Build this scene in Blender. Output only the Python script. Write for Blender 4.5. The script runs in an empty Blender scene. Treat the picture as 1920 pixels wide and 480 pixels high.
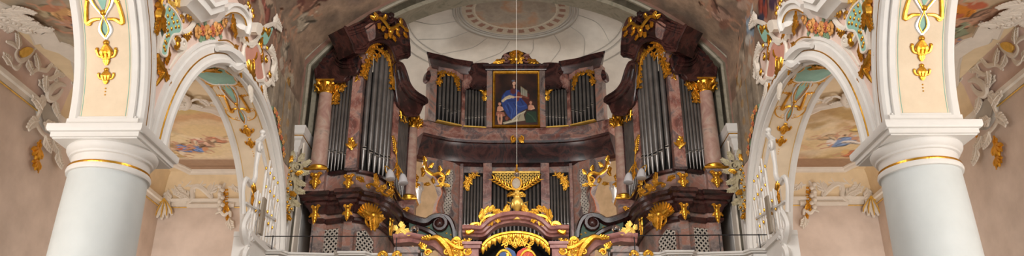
import bpy, math, random
import numpy as np
from mathutils import Vector, geometry
PI = math.pi
CZ = 1.7                                   # eye height above the nave floor; heights below are measured from the eye
PITCH = math.radians(24.0); FL = 1530.0; CX = 0.105; YAW = 0.0103
col = bpy.context.scene.collection
V = Vector

def ray(px, py):
    u, v = px - 960.0, 240.0 - py
    dx = u; dy = FL * math.cos(PITCH) - v * math.sin(PITCH); dz = FL * math.sin(PITCH) + v * math.cos(PITCH)
    return V((dx * math.cos(YAW) - dy * math.sin(YAW), dx * math.sin(YAW) + dy * math.cos(YAW), dz))
def proj(p):
    x, y, z = p[0] - CX, p[1], p[2]
    dx = x * math.cos(YAW) + y * math.sin(YAW); dy = -x * math.sin(YAW) + y * math.cos(YAW)
    d = dy * math.cos(PITCH) + z * math.sin(PITCH); v = z * math.cos(PITCH) - dy * math.sin(PITCH)
    return (960 + dx / d * FL, 240 - v / d * FL)
def PY(px, py, Y):
    r = ray(px, py); t = Y / r.y; return V((CX + r.x * t, Y, r.z * t))
def PX(px, py, X):
    r = ray(px, py); t = (X - CX) / r.x; return V((X, r.y * t, r.z * t))
def PZ(px, py, Z):
    r = ray(px, py); t = Z / r.z; return V((CX + r.x * t, r.y * t, Z))

# ------------------------------------------------------------------ colours and materials
def lin(c):
    return tuple(((x / 255) / 12.92 if x / 255 <= 0.04045 else ((x / 255 + 0.055) / 1.055) ** 2.4) for x in c)
def rgba(c): return lin(c) + (1.0,)
def newmat(name):
    m = bpy.data.materials.new(name); m.use_nodes = True
    nt = m.node_tree; b = nt.nodes['Principled BSDF']
    return m, nt, b
def noise(nt, scale, detail=4, rough=0.6, coord='Object', dist=0.0):
    tc = nt.nodes.new('ShaderNodeTexCoord'); n = nt.nodes.new('ShaderNodeTexNoise')
    n.inputs['Scale'].default_value = scale; n.inputs['Detail'].default_value = detail
    n.inputs['Roughness'].default_value = rough; n.inputs['Distortion'].default_value = dist
    nt.links.new(tc.outputs[coord], n.inputs['Vector']); return n
def ramp(nt, fac, stops):
    r = nt.nodes.new('ShaderNodeValToRGB'); e = r.color_ramp.elements
    while len(e) > 1: e.remove(e[0])
    e[0].position = stops[0][0]; e[0].color = rgba(stops[0][1])
    for p, c in stops[1:]:
        k = e.new(p); k.color = rgba(c)
    nt.links.new(fac, r.inputs['Fac']); return r
def bump(nt, b, fac, strength, dist=0.02):
    bp = nt.nodes.new('ShaderNodeBump'); bp.inputs['Strength'].default_value = strength; bp.inputs['Distance'].default_value = dist
    nt.links.new(fac, bp.inputs['Height']); nt.links.new(bp.outputs['Normal'], b.inputs['Normal'])
def plain(name, c, rough=0.6, metal=0.0, vary=10, scale=3.0, bmp=0.15, bscale=30, spec=0.4):
    m, nt, b = newmat(name)
    n = noise(nt, scale, 5)
    lo = tuple(max(0, x - vary) for x in c); hi = tuple(min(255, x + vary) for x in c)
    r = ramp(nt, n.outputs['Fac'], [(0.3, lo), (0.7, hi)])
    nt.links.new(r.outputs['Color'], b.inputs['Base Color'])
    b.inputs['Roughness'].default_value = rough; b.inputs['Metallic'].default_value = metal
    b.inputs['Specular IOR Level'].default_value = spec
    if bmp: bump(nt, b, noise(nt, bscale, 3).outputs['Fac'], bmp, 0.01)
    return m
def marble(name, stops, scale=1.6, dist=1.5, rough=0.3, veins=True, spec=0.5):
    m, nt, b = newmat(name)
    n = noise(nt, scale, 7, 0.62, dist=dist)
    r = ramp(nt, n.outputs['Fac'], stops)
    out = r.outputs['Color']
    if veins:
        n2 = noise(nt, scale * 1.7, 5, 0.6, dist=2.5)
        mm = nt.nodes.new('ShaderNodeMath'); mm.operation = 'SUBTRACT'; mm.inputs[1].default_value = 0.5
        nt.links.new(n2.outputs['Fac'], mm.inputs[0])
        ab = nt.nodes.new('ShaderNodeMath'); ab.operation = 'ABSOLUTE'; nt.links.new(mm.outputs[0], ab.inputs[0])
        vr = nt.nodes.new('ShaderNodeMapRange'); vr.inputs['From Max'].default_value = 0.025; vr.inputs['To Min'].default_value = 0.28; vr.inputs['To Max'].default_value = 0.0
        nt.links.new(ab.outputs[0], vr.inputs['Value'])
        mx = nt.nodes.new('ShaderNodeMix'); mx.data_type = 'RGBA'; mx.inputs['B'].default_value = rgba((196, 176, 166))
        nt.links.new(vr.outputs[0], mx.inputs['Factor']); nt.links.new(out, mx.inputs['A']); out = mx.outputs['Result']
    nt.links.new(out, b.inputs['Base Color'])
    b.inputs['Roughness'].default_value = rough; b.inputs['Specular IOR Level'].default_value = spec
    return m
def painted(name, rough=0.75, spec=0.25, grain=0.12, scale=14, tone=1.0):
    """surface whose pigment is stored per vertex, with a fine plaster grain over it"""
    m, nt, b = newmat(name)
    at = nt.nodes.new('ShaderNodeVertexColor'); at.layer_name = 'pigment'
    n = noise(nt, scale, 6, 0.7)
    mr = nt.nodes.new('ShaderNodeMapRange'); mr.inputs['From Min'].default_value = 0.3; mr.inputs['From Max'].default_value = 0.7
    mr.inputs['To Min'].default_value = (1 - grain) * tone; mr.inputs['To Max'].default_value = (1 + grain) * tone
    nt.links.new(n.outputs['Fac'], mr.inputs['Value'])
    mx = nt.nodes.new('ShaderNodeVectorMath'); mx.operation = 'SCALE'
    nt.links.new(at.outputs['Color'], mx.inputs[0]); nt.links.new(mr.outputs[0], mx.inputs['Scale'])
    nt.links.new(mx.outputs[0], b.inputs['Base Color'])
    b.inputs['Roughness'].default_value = rough; b.inputs['Specular IOR Level'].default_value = spec
    return m

MT = {}
MT['white'] = plain('white_plaster', (216, 212, 206), 0.55, vary=4, bmp=0.05)
MT['white2'] = plain('aged_white_stucco', (222, 212, 198), 0.6, vary=8, bmp=0.1)
MT['column'] = plain('painted_column', (200, 204, 202), 0.42, vary=3, bmp=0.03)
MT['cream'] = plain('cream_plaster', (220, 200, 172), 0.7, vary=6)
MT['yellowcream'] = plain('yellow_cream_plaster', (228, 205, 168), 0.7, vary=7)
MT['pink'] = plain('pink_plaster', (218, 192, 178), 0.7, vary=7)
MT['rose'] = plain('rose_plaster', (196, 140, 122), 0.7, vary=9)
MT['wall'] = plain('aisle_wall_plaster', (214, 196, 182), 0.8, vary=13, scale=1.2)
MT['turq'] = plain('turquoise_plaster', (140, 184, 168), 0.6, vary=12)
MT['green'] = plain('dark_green_panel', (62, 92, 76), 0.5, vary=12)
MT['vault'] = plain('apse_vault_plaster', (204, 196, 184), 0.7, vary=9, scale=2.2)
MT['vaultline'] = plain('grey_vault_line', (176, 170, 160), 0.7, vary=6)
MT['gold'] = plain('gilding', (214, 156, 48), 0.3, metal=0.88, vary=26, scale=9, bmp=0.4, bscale=22, spec=0.6)
MT['gold2'] = plain('pale_gilding', (232, 190, 92), 0.36, metal=0.5, vary=16, scale=9, bmp=0.3)
MT['silver'] = plain('silvered_stucco', (214, 214, 214), 0.3, metal=0.3, vary=8)
MT['pipe'] = plain('pipe_metal', (112, 108, 105), 0.3, metal=0.6, vary=14, scale=2.5, bmp=0.04, spec=0.5)
MT['pipemouth'] = plain('polished_pipe_lip', (178, 174, 166), 0.3, metal=0.7, vary=10, bmp=0)
MT['dark'] = marble('dark_marble', [(0.36, (26, 15, 15)), (0.47, (52, 27, 26)), (0.55, (78, 45, 40)), (0.6, (44, 34, 35)), (0.7, (30, 18, 18))], 1.3, 1.6, 0.26, veins=False)
MT['redmarble'] = marble('red_marble', [(0.34, (78, 50, 46)), (0.45, (132, 84, 74)), (0.52, (158, 118, 104)), (0.58, (98, 86, 86)), (0.68, (124, 78, 68))], 1.0, 1.4, 0.3)
MT['greymarble'] = marble('grey_marble', [(0.34, (78, 68, 68)), (0.44, (128, 110, 102)), (0.5, (156, 108, 92)), (0.56, (140, 126, 120)), (0.62, (88, 78, 80)), (0.72, (128, 96, 84))], .85, 1.5, 0.32)
MT['colmarble'] = marble('pale_pink_marble', [(0.3, (150, 112, 104)), (0.48, (172, 138, 124)), (0.6, (180, 154, 138)), (0.72, (142, 124, 118))], 2.0, 2.2, 0.28, veins=False)
MT['rail'] = marble('rose_marble', [(0.3, (120, 76, 74)), (0.5, (158, 106, 98)), (0.65, (178, 128, 118))], 4.0, 1.0, 0.28, veins=False)
MT['black'] = plain('shade_black', (16, 13, 12), 0.9, vary=2, bmp=0)  # flat black standing in for the shade inside openings
MT['lattice'] = plain('lattice_wood', (196, 186, 174), 0.6, vary=10)
MT['iron'] = plain('black_iron', (34, 32, 34), 0.5, metal=0.3, vary=4, bmp=0)
MT['stone'] = plain('stone_floor', (150, 140, 128), 0.7, vary=12)
MT['orange'] = plain('orange_rose', (186, 104, 68), 0.6, vary=18, scale=12)
MT['yellow'] = plain('yellow_rose', (206, 150, 86), 0.6, vary=16, scale=12)
MT['leaf'] = plain('stucco_leaf_green', (124, 148, 118), 0.6, vary=16, scale=12)
MT['wood'] = plain('brown_wood', (116, 78, 54), 0.5, vary=12, scale=8)
MT['tan'] = plain('tan_stone', (224, 192, 150), 0.7, vary=14)
MT['canvas'] = painted('oil_paint', 0.4, 0.4, 0.06, 60)
MT['fresco'] = painted('fresco_paint', 0.8, 0.2, 0.10, 9)
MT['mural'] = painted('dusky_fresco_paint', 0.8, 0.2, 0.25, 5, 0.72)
MT['leafgrey'] = plain('grey_gold_stucco', (176, 164, 132), 0.5, metal=0.1, vary=22, scale=12)
MT['cloth_red'] = plain('red_shield', (196, 60, 34), 0.45, vary=10)
MT['cloth_blue'] = plain('blue_shield', (54, 84, 136), 0.45, vary=10)
MT['medal'] = plain('cream_medallion', (214, 200, 180), 0.5, vary=10, scale=14)
m_, nt_, b_ = newmat('clear_glass'); b_.inputs['Transmission Weight'].default_value = 1.0; b_.inputs['Roughness'].default_value = 0.03
b_.inputs['IOR'].default_value = 1.45; MT['glass'] = m_
m_, nt_, b_ = newmat('frosted_glass'); b_.inputs['Base Color'].default_value = rgba((222, 222, 226)); b_.inputs['Transmission Weight'].default_value = 0.35; b_.inputs['Roughness'].default_value = 0.35
MT['frost'] = m_

# ------------------------------------------------------------------ mesh collector
def cr(pts, n=6, closed=False):
    """Catmull-Rom through points"""
    P = [V(p) for p in pts]; N = len(P)
    if N < 3 and not closed:
        return [P[0].lerp(P[1], i / n) for i in range(n + 1)]
    out = []
    segs = N if closed else N - 1
    for i in range(segs):
        a = P[(i - 1) % N] if (closed or i > 0) else P[0] * 2 - P[1]
        b = P[i]; c = P[(i + 1) % N]
        d = P[(i + 2) % N] if (closed or i + 2 < N) else P[-1] * 2 - P[-2]
        for k in range(n):
            t = k / n
            out.append(0.5 * ((2 * b) + (c - a) * t + (2 * a - 5 * b + 4 * c - d) * t * t + (3 * b - a - 3 * c + d) * t ** 3))
    if not closed: out.append(P[-1].copy())
    return out
def lerpl(l, t):
    if len(l) == 1: return l[0]
    x = t * (len(l) - 1); i = min(int(x), len(l) - 2); return l[i] + (l[i + 1] - l[i]) * (x - i)

class M:
    def __init__(s): s.v = []; s.f = []; s.mi = []; s.m = 0; s.c = None
    def vert(s, p): s.v.append((p[0], p[1], p[2])); return len(s.v) - 1
    def face(s, f): s.f.append(tuple(f)); s.mi.append(s.m)
    def loft(s, rings, closed_ring=True, closed_path=False, cap0=True, cap1=True):
        ids = [[s.vert(p) for p in r] for r in rings]; n = len(ids[0]); R = len(ids)
        for i in range(R if closed_path else R - 1):
            a, b = ids[i], ids[(i + 1) % R]
            for k in range(n if closed_ring else n - 1):
                k2 = (k + 1) % n; s.face((a[k], a[k2], b[k2], b[k]))
        if closed_ring and not closed_path:
            if cap0: s.face(ids[0][::-1])
            if cap1: s.face(ids[-1])
    def box(s, x0, x1, y0, y1, z0, z1):
        b = [s.vert(p) for p in ((x0, y0, z0), (x1, y0, z0), (x1, y1, z0), (x0, y1, z0), (x0, y0, z1), (x1, y0, z1), (x1, y1, z1), (x0, y1, z1))]
        for f in ((0, 3, 2, 1), (4, 5, 6, 7), (0, 1, 5, 4), (1, 2, 6, 5), (2, 3, 7, 6), (3, 0, 4, 7)): s.face([b[i] for i in f])
    def lathe(s, c, prof, N=24, rot=0.0, sq=False, sx=1.0):
        rings = []
        for r, z in prof:
            ring = []
            for k in range(N):
                a = rot + 2 * PI * k / N; q = 1.0
                if sq: q = 1 / max(abs(math.cos(a)), abs(math.sin(a)))
                ring.append((c[0] + r * q * math.cos(a) * sx, c[1] + r * q * math.sin(a), c[2] + z))
            rings.append(ring)
        s.loft(rings)
    def tube(s, pts, radii, K=8):
        P = [V(p) for p in pts]; up = V((0, 0, 1)); rings = []
        for i, p in enumerate(P):
            t = (P[min(i + 1, len(P) - 1)] - P[max(i - 1, 0)]).normalized()
            a = t.cross(up)
            if a.length < 1e-3: a = t.cross(V((1, 0, 0)))
            a.normalize(); b = t.cross(a); r = lerpl(radii, i / max(1, len(P) - 1))
            rings.append([p + a * r * math.cos(2 * PI * k / K) + b * r * math.sin(2 * PI * k / K) for k in range(K)])
        s.loft(rings)
    def ball(s, c, r, N=8, sc=(1, 1, 1)):
        rings = []
        for i in range(N // 2 + 1):
            a = -PI / 2 + PI * i / (N // 2); rr = max(math.cos(a), 0.02)
            rings.append([(c[0] + r * sc[0] * rr * math.cos(2 * PI * k / N), c[1] + r * sc[1] * rr * math.sin(2 * PI * k / N), c[2] + r * sc[2] * math.sin(a)) for k in range(N)])
        s.loft(rings)
    # ---- shapes laid on a surface S(u, v, n)
    def stroke(s, S, pts, radii, flat=0.8, h=0.0, sm=5, K=6, smooth=True):
        P = cr(pts, sm) if smooth else [V(p) for p in pts]
        rings = []
        for i, p in enumerate(P):
            t = (P[min(i + 1, len(P) - 1)] - P[max(i - 1, 0)])
            if t.length < 1e-7: t = V((1, 0))
            t.normalize(); nx, ny = -t.y, t.x; r = max(lerpl(radii, i / max(1, len(P) - 1)), 0.0008)
            rings.append([S(p.x + nx * r * math.cos(2 * PI * k / K), p.y + ny * r * math.cos(2 * PI * k / K), h + flat * r * math.sin(2 * PI * k / K)) for k in range(K)])
        s.loft(rings)
    def leaf(s, S, p, ang, L, W, bend=0.0, lobes=4, h=0.0):
        """lobed acanthus leaf: central rib plus side lobes"""
        pts = []; a = ang; q = V(p)
        for i in range(6):
            pts.append(q.copy()); q = q + V((math.cos(a), math.sin(a))) * (L / 5); a += bend / 5
        s.stroke(S, pts, [W * 0.14, W * 0.36, W * 0.42, W * 0.26, W * 0.03], 0.32, h, 2, 6)
        s.stroke(S, pts, [W * 0.08, W * 0.1, W * 0.03], 0.9, h + W * 0.12, 2, 5)
        a = ang
        for i in range(lobes):
            t = (i + 0.6) / (lobes + 0.4); k = t * 5; j = min(int(k), 4); base = pts[j].lerp(pts[j + 1], k - j); aa = ang + bend * t
            l = W * (0.95 - 0.6 * t)
            for sg in (1, -1):
                b = aa + sg * 0.85
                e = base + V((math.cos(b), math.sin(b))) * l * 0.75
                e2 = e + V((math.cos(aa + sg * 0.2), math.sin(aa + sg * 0.2))) * l * 0.35
                s.stroke(S, [base, e, e2], [W * 0.12, W * 0.17, W * 0.05], 0.7, h + W * .04, 2, 5)
    def spiral(s, S, c, r, a0, turns, w, h=0.0, flat=0.9, boss=True):
        n = int(10 * abs(turns)) + 2; pts = []
        for i in range(n + 1):
            t = i / n; rr = r * (1 - 0.82 * t); a = a0 + 2 * PI * turns * t
            pts.append((c[0] + rr * math.cos(a), c[1] + rr * math.sin(a)))
        s.stroke(S, pts, [w, w * 0.9, w * 0.7, w * 0.5], flat, h, 1, 6, smooth=False)
        if boss: s.dome(S, c, w * 1.1, h + w * 0.3, 6)
    def dome(s, S, c, r, h=0.0, N=8, flat=0.8, ry=None):
        ry = ry or r; rings = []
        for i in range(4):
            a = PI / 2 * i / 3.2
            rings.append([S(c[0] + r * math.cos(a) * math.cos(2 * PI * k / N), c[1] + ry * math.cos(a) * math.sin(2 * PI * k / N), h + flat * r * math.sin(a)) for k in range(N)])
        s.loft(rings)
    def cscroll(s, S, p0, p1, bulge, w, r=None, h=0.0, flat=0.9):
        """C-scroll: an arc with a volute at each end"""
        a, b = V(p0), V(p1); d = b - a; L = d.length; nrm = V((-d.y, d.x)).normalized(); r = r or L * 0.16
        sg = 1 if bulge > 0 else -1
        mid = (a + b) / 2 + nrm * bulge
        s.stroke(S, [a, a.lerp(mid, 0.5) + nrm * bulge * 0.28, mid, b.lerp(mid, 0.5) + nrm * bulge * 0.28, b], [w * .7, w, w * 1.25, w, w * .7], flat, h, 4)
        ang = math.atan2(nrm.y, nrm.x)
        dn = d.normalized()
        ca = a - nrm * sg * r * 0.0 + dn * r; cb = b - dn * r
        s.spiral(S, ca, r, math.atan2(-dn.y, -dn.x), 1.15 * sg, w * .7, h, flat)
        s.spiral(S, cb, r, math.atan2(dn.y, dn.x), -1.15 * sg, w * .7, h, flat)
    def flower(s, S, c, r, h=0.0, petals=6, mp=None, mc=None):
        m0 = s.m
        if mp is not None: s.m = mp
        for k in range(petals):
            a = 2 * PI * k / petals + c[0] * 7
            s.dome(S, (c[0] + r * .6 * math.cos(a), c[1] + r * .6 * math.sin(a)), r * .46, h, 8, 0.45)
        for k in range(4):
            a = 2 * PI * k / 4 + c[1] * 5
            s.dome(S, (c[0] + r * .25 * math.cos(a), c[1] + r * .25 * math.sin(a)), r * .28, h + r * .25, 6, 0.8)
        if mc is not None: s.m = mc
        s.dome(S, c, r * .2, h + r * .42, 6, 0.9); s.m = m0
    def shell(s, S, c, ang, r, ribs=7, spread=2.2, h=0.0):
        for k in range(ribs):
            a = ang + spread * (k / (ribs - 1) - 0.5); L = r * (1 - 0.22 * abs(k / (ribs - 1) - 0.5))
            e = (c[0] + L * math.cos(a), c[1] + L * math.sin(a)); q = (c[0] + L * .6 * math.cos(a), c[1] + L * .6 * math.sin(a))
            s.stroke(S, [c, q, e], [r * .05, r * spread / ribs * .42, r * spread / ribs * .5, r * .06], 0.9, h, 4, 6)
    def plate(s, S, outline, h0, h1, smooth=0):
        """solid cut to an outline, from height h0 to h1"""
        P = cr(outline, smooth, True) if smooth else [V(p) for p in outline]
        tri = geometry.tessellate_polygon([[V((p.x, p.y, 0)) for p in P]])
        a = [s.vert(S(p.x, p.y, h0)) for p in P]; b = [s.vert(S(p.x, p.y, h1)) for p in P]
        for t in tri:
            s.face([b[i] for i in t]); s.face([a[i] for i in t[::-1]])
        n = len(P)
        for i in range(n): s.face((a[i], a[(i + 1) % n], b[(i + 1) % n], b[i]))
    def mould(s, S, path, prof, closed=False, side=1):
        """profile of (offset across, height n) swept along a 2-D path on the surface, mitred"""
        P = [V(p) for p in path]; N = len(P); rings = []
        for i in range(N):
            a = P[i - 1] if (i > 0 or closed) else None; c = P[(i + 1) % N] if (i < N - 1 or closed) else None
            d1 = (P[i] - a).normalized() if a is not None else None; d2 = (c - P[i]).normalized() if c is not None else None
            if d1 is None: d1 = d2
            if d2 is None: d2 = d1
            n1 = V((-d1.y, d1.x)); n2 = V((-d2.y, d2.x)); m = n1 + n2
            if m.length < 1e-4: m = n1.copy()
            m.normalize(); k = 1 / max(m.dot(n1), 0.35)
            rings.append([S(P[i].x + m.x * k * o * side, P[i].y + m.y * k * o * side, h) for o, h in prof])
        s.loft(rings, True, closed)
    def grid(s, S, us, vs, h=0.0, keep=None, colf=None):
        U, W = len(us), len(vs); s.c = s.c or []
        base = len(s.v)
        for v in vs:
            for u in us: s.v.append(tuple(S(u, v, h)))
        if colf is not None: s.c += colf
        for j in range(W - 1):
            for i in range(U - 1):
                if keep is None or keep((us[i] + us[i + 1]) / 2, (vs[j] + vs[j + 1]) / 2):
                    s.face((base + j * U + i, base + j * U + i + 1, base + (j + 1) * U + i + 1, base + (j + 1) * U + i))

def frame(o, a, n, b=(0, 0, 1)):
    """flat frame: u along a, v along b, n outwards"""
    o, a, b, n = V(o), V(a).normalized(), V(b).normalized(), V(n).normalized()
    S = lambda u, v, h=0.0: o + a * u + b * v + n * h
    def inv(px, py, h=0.0):
        r = ray(px, py); c = V((CX, 0, 0)); oo = o + n * h; t = (oo - c).dot(n) / r.dot(n); q = c + r * t - oo
        return (q.dot(a), q.dot(b))
    S_ = S; S_inv = inv
    return S_, S_inv
def chord(p0, p1):
    """frame on a plan chord; normal faces the viewer"""
    d = V((p1[0] - p0[0], p1[1] - p0[1], 0)); n = V((d.y, -d.x, 0)).normalized()
    return frame((p0[0], p0[1], 0), d, n) + (d.length,)
def bowed(p0, p1, bow):
    d = V((p1[0] - p0[0], p1[1] - p0[1], 0)); L = d.length; d.normalize(); n = V((d.y, -d.x, 0)); o = V((p0[0], p0[1], 0))
    def S(u, v, h=0.0):
        t = u / L; k = bow * 4 * t * (1 - t); sl = bow * 4 * (1 - 2 * t) / L
        nn = (n - d * sl).normalized(); return o + d * u + n * k + nn * h + V((0, 0, v))
    return S
def tr(inv, pts, h=0.0): return [inv(p[0], p[1], h) for p in pts]
def W2(S, o): return lambda u, v, h=0.0: S(u + o[0], v + o[1], h + (o[2] if len(o) > 2 else 0))

# ------------------------------------------------------------------ objects
def tag(o, label=None, cat=None, group=None, kind=None):
    if label: o['label'] = label
    if cat: o['category'] = cat
    if group: o['group'] = group
    if kind: o['kind'] = kind
    return o
def empty(name, loc, label=None, cat=None, group=None):
    o = bpy.data.objects.new(name, None); col.objects.link(o); o.location = (loc[0], loc[1], loc[2] + CZ); o.empty_display_size = 0.2
    return tag(o, label, cat, group)
def build(name, m, mats, parent=None, loc=None, smooth=35, label=None):
    if not isinstance(mats, (list, tuple)): mats = [mats]
    me = bpy.data.meshes.new(name)
    root = parent
    while root is not None and root.parent is not None: root = root.parent
    if parent is not None: L = V(root.location) - V((0, 0, CZ))
    elif loc is not None: L = V(loc)
    else: L = V((0, 0, -CZ))
    vs = np.array(m.v, dtype=np.float64) - np.array(L[:])
    me.from_pydata(vs.tolist(), [], m.f)
    for k in mats: me.materials.append(MT[k] if isinstance(k, str) else k)
    if len(mats) > 1: me.polygons.foreach_set('material_index', m.mi)
    if m.c:
        ca = me.color_attributes.new('pigment', 'FLOAT_COLOR', 'POINT')
        ca.data.foreach_set('color', np.concatenate([np.array(m.c, dtype=np.float32), np.ones((len(m.c), 1), dtype=np.float32)], 1).ravel())
    me.validate(); me.update()
    import bmesh
    bm = bmesh.new(); bm.from_mesh(me); bmesh.ops.recalc_face_normals(bm, faces=bm.faces[:]) if not m.c else None; bm.to_mesh(me); bm.free()
    me.polygons.foreach_set('use_smooth', [True] * len(me.polygons))
    me.set_sharp_from_angle(angle=math.radians(smooth))
    o = bpy.data.objects.new(name, me); col.objects.link(o)
    if parent is None: o.location = (L[0], L[1], L[2] + CZ)
    else:
        o.parent = parent
    if label: o['label'] = label
    return o
MIRRORED = []
def mirror(o, label, name=None):
    def cp(s, par):
        c = s.copy(); col.objects.link(c); c.parent = par
        for ch in s.children: cp(ch, c)
        return c
    c = cp(o, None); c.location.x = -o.location.x; c.scale.x = -1
    if name: c.name = name
    if label: c['label'] = label
    return c
def shift(o, d):
    def cp(s, par):
        c = s.copy(); col.objects.link(c); c.parent = par
        for ch in s.children: cp(ch, c)
        return c
    c = cp(o, None); c.location = V(o.location) + V(d); return c

# ------------------------------------------------------------------ painting tools (pigment arrays)
def vnoise(h, w, cells, seed, asp=1.0):
    rs = np.random.RandomState(seed); out = np.zeros((h, w)); amp = 1.0; tot = 0
    c = cells
    for o in range(5):
        gy, gx = int(c) + 2, int(c * asp) + 2
        g = rs.rand(gy + 1, gx + 1)
        y = np.linspace(0, gy - 1.001, h); x = np.linspace(0, gx - 1.001, w)
        yi = y.astype(int); xi = x.astype(int); fy = (y - yi)[:, None]; fx = (x - xi)[None, :]
        fy = fy * fy * (3 - 2 * fy); fx = fx * fx * (3 - 2 * fx)
        a = g[yi][:, xi]; b = g[yi][:, xi + 1]; cc = g[yi + 1][:, xi]; d = g[yi + 1][:, xi + 1]
        out += amp * ((a * (1 - fx) + b * fx) * (1 - fy) + (cc * (1 - fx) + d * fx) * fy); tot += amp; amp *= 0.55; c *= 2
    return out / tot
class Canvas:
    """x to the right 0..w, y up 0..h in metres"""
    def __init__(s, w, h, res):
        s.nx, s.ny = int(w / res) + 1, int(h / res) + 1; s.w, s.h = w, h
        s.xs = np.linspace(0, w, s.nx); s.ys = np.linspace(0, h, s.ny); s.X, s.Y = np.meshgrid(s.xs, s.ys)
        s.C = np.zeros((s.ny, s.nx, 3)); s.wx = (vnoise(s.ny, s.nx, 9, 3) - .5); s.wy = (vnoise(s.ny, s.nx, 9, 4) - .5)
    def base(s, stops, cells, seed):
        n = vnoise(s.ny, s.nx, cells, seed, s.w / s.h); n = (n - n.min()) / (n.max() - n.min())
        P = [p for p, c in stops]; L = np.array([lin(c) for p, c in stops])
        for k in range(3): s.C[..., k] = np.interp(n, P, L[:, k])
    def mixin(s, mask, c):
        m = np.clip(mask, 0, 1)[..., None]; s.C = s.C * (1 - m) + np.array(lin(c)) * m
    def ell(s, x, y, rx, ry, ang, c, soft=0.15, a=1.0, warp=0.0):
        X = s.X - x + s.wx * warp; Y = s.Y - y + s.wy * warp; ca, sa = math.cos(ang), math.sin(ang)
        d = np.sqrt(((X * ca + Y * sa) / rx) ** 2 + ((-X * sa + Y * ca) / ry) ** 2)
        s.mixin(np.clip((1 - d) / soft, 0, 1) * a, c)
    def line(s, pts, w, c, a=1.0, soft=0.5):
        d = np.full(s.X.shape, 1e9)
        for (x0, y0), (x1, y1) in zip(pts[:-1], pts[1:]):
            dx, dy = x1 - x0, y1 - y0; L = dx * dx + dy * dy + 1e-9
            t = np.clip(((s.X - x0) * dx + (s.Y - y0) * dy) / L, 0, 1)
            d = np.minimum(d, np.hypot(s.X - x0 - t * dx, s.Y - y0 - t * dy))
        s.mixin(np.clip((w - d) / (w * soft), 0, 1) * a, c)
    def poly(s, pts, c, a=1.0):
        ins = np.zeros(s.X.shape, bool); n = len(pts); X = s.X; Y = s.Y
        for i in range(n):
            x0, y0 = pts[i]; x1, y1 = pts[(i + 1) % n]
            if y0 == y1: continue
            cond = ((y0 > Y) != (y1 > Y)) & (X < (x1 - x0) * (Y - y0) / (y1 - y0) + x0); ins ^= cond
        s.mixin(ins * a, c)
    def figure(s, x, y, h, c1, c2, seed=0, ang=0.0, flesh=(196, 150, 122)):
        """a draped figure: folds of cloth, head, arms, legs"""
        rs = random.Random(seed); ca, sa = math.cos(ang), math.sin(ang)
        T = lambda u, v: (x + (u * ca - v * sa) * h, y + (u * sa + v * ca) * h)
        def E(u, v, ru, rv, a, c, **k): p = T(u, v); s.ell(p[0], p[1], ru * h, rv * h, a + ang, c, warp=0.12 * h, **k)
        d1 = tuple(int(q * .6) for q in c1); l1 = tuple(min(255, int(q * 1.25 + 10)) for q in c1); d2 = tuple(int(q * .6) for q in c2)
        E(.02, .36, .24, .3, .25, d1); E(0, .34, .2, .27, .25, c1)
        for k in range(7):
            a = rs.uniform(1.0, 2.1); p = T(rs.uniform(-.16, .16), rs.uniform(.15, .5)); q = (p[0] + .2 * h * math.cos(a + ang), p[1] + .2 * h * math.sin(a + ang))
            s.line([p, q], .018 * h, l1 if k % 2 else d1, .8)
        E(.17, .5, .24, .08, .6 + rs.uniform(-.4, .4), c2); E(.2, .47, .2, .03, .6, d2); E(-.16, .22, .2, .1, -.5, c2)
        s.line([T(-.05, .62), T(-.2, .56), T(-.3, .66)], .03 * h, flesh); s.line([T(.08, .62), T(.2, .6), T(.28, .72)], .03 * h, flesh)
        s.line([T(.0, .15), T(.1, .05), T(.06, -.1)], .035 * h, flesh); s.line([T(-.1, .15), T(-.16, .02), T(-.1, -.1)], .035 * h, flesh)
        E(.0, .6, .08, .09, 0, flesh); E(.02, .77, .055, .07, .2, flesh); E(.0, .8, .065, .05, .3, (92, 62, 44)); E(.03, .76, .04, .05, .2, flesh)
    def clouds(s, n, cols, seed, r=(.2, .7)):
        q = random.Random(seed)
        for i in range(n): s.ell(q.uniform(0, s.w), q.uniform(0, s.h), q.uniform(*r), q.uniform(*r) * .4, q.uniform(-1, 1), q.choice(cols), .7, q.uniform(.4, .8), .5)
    def cols(s): return [tuple(c) for c in np.clip(s.C, 0, 1).reshape(-1, 3)]
# ================================================================== SETTING
XN, XA = -5.42, -6.32          # nave face and aisle face of the arcade wall
AR = {1: (7.3, 3.25), 2: (14.82, 3.32)}     # arch centre (depth) and half span
ZS, RISE = 4.72, 2.82          # springing and rise
def arc(k, th, e=0.0):
    yc, a = AR[k]; return (yc + (a + e) * math.cos(th), ZS + (RISE + e) * math.sin(th))
def inside_arch(y, z, e=0.0):
    for k in (1, 2):
        yc, a = AR[k]
        if abs(y - yc) < a + e and (z < ZS or ((y - yc) / (a + e)) ** 2 + ((z - ZS) / (RISE + e)) ** 2 < 1): return True
    return False
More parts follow.
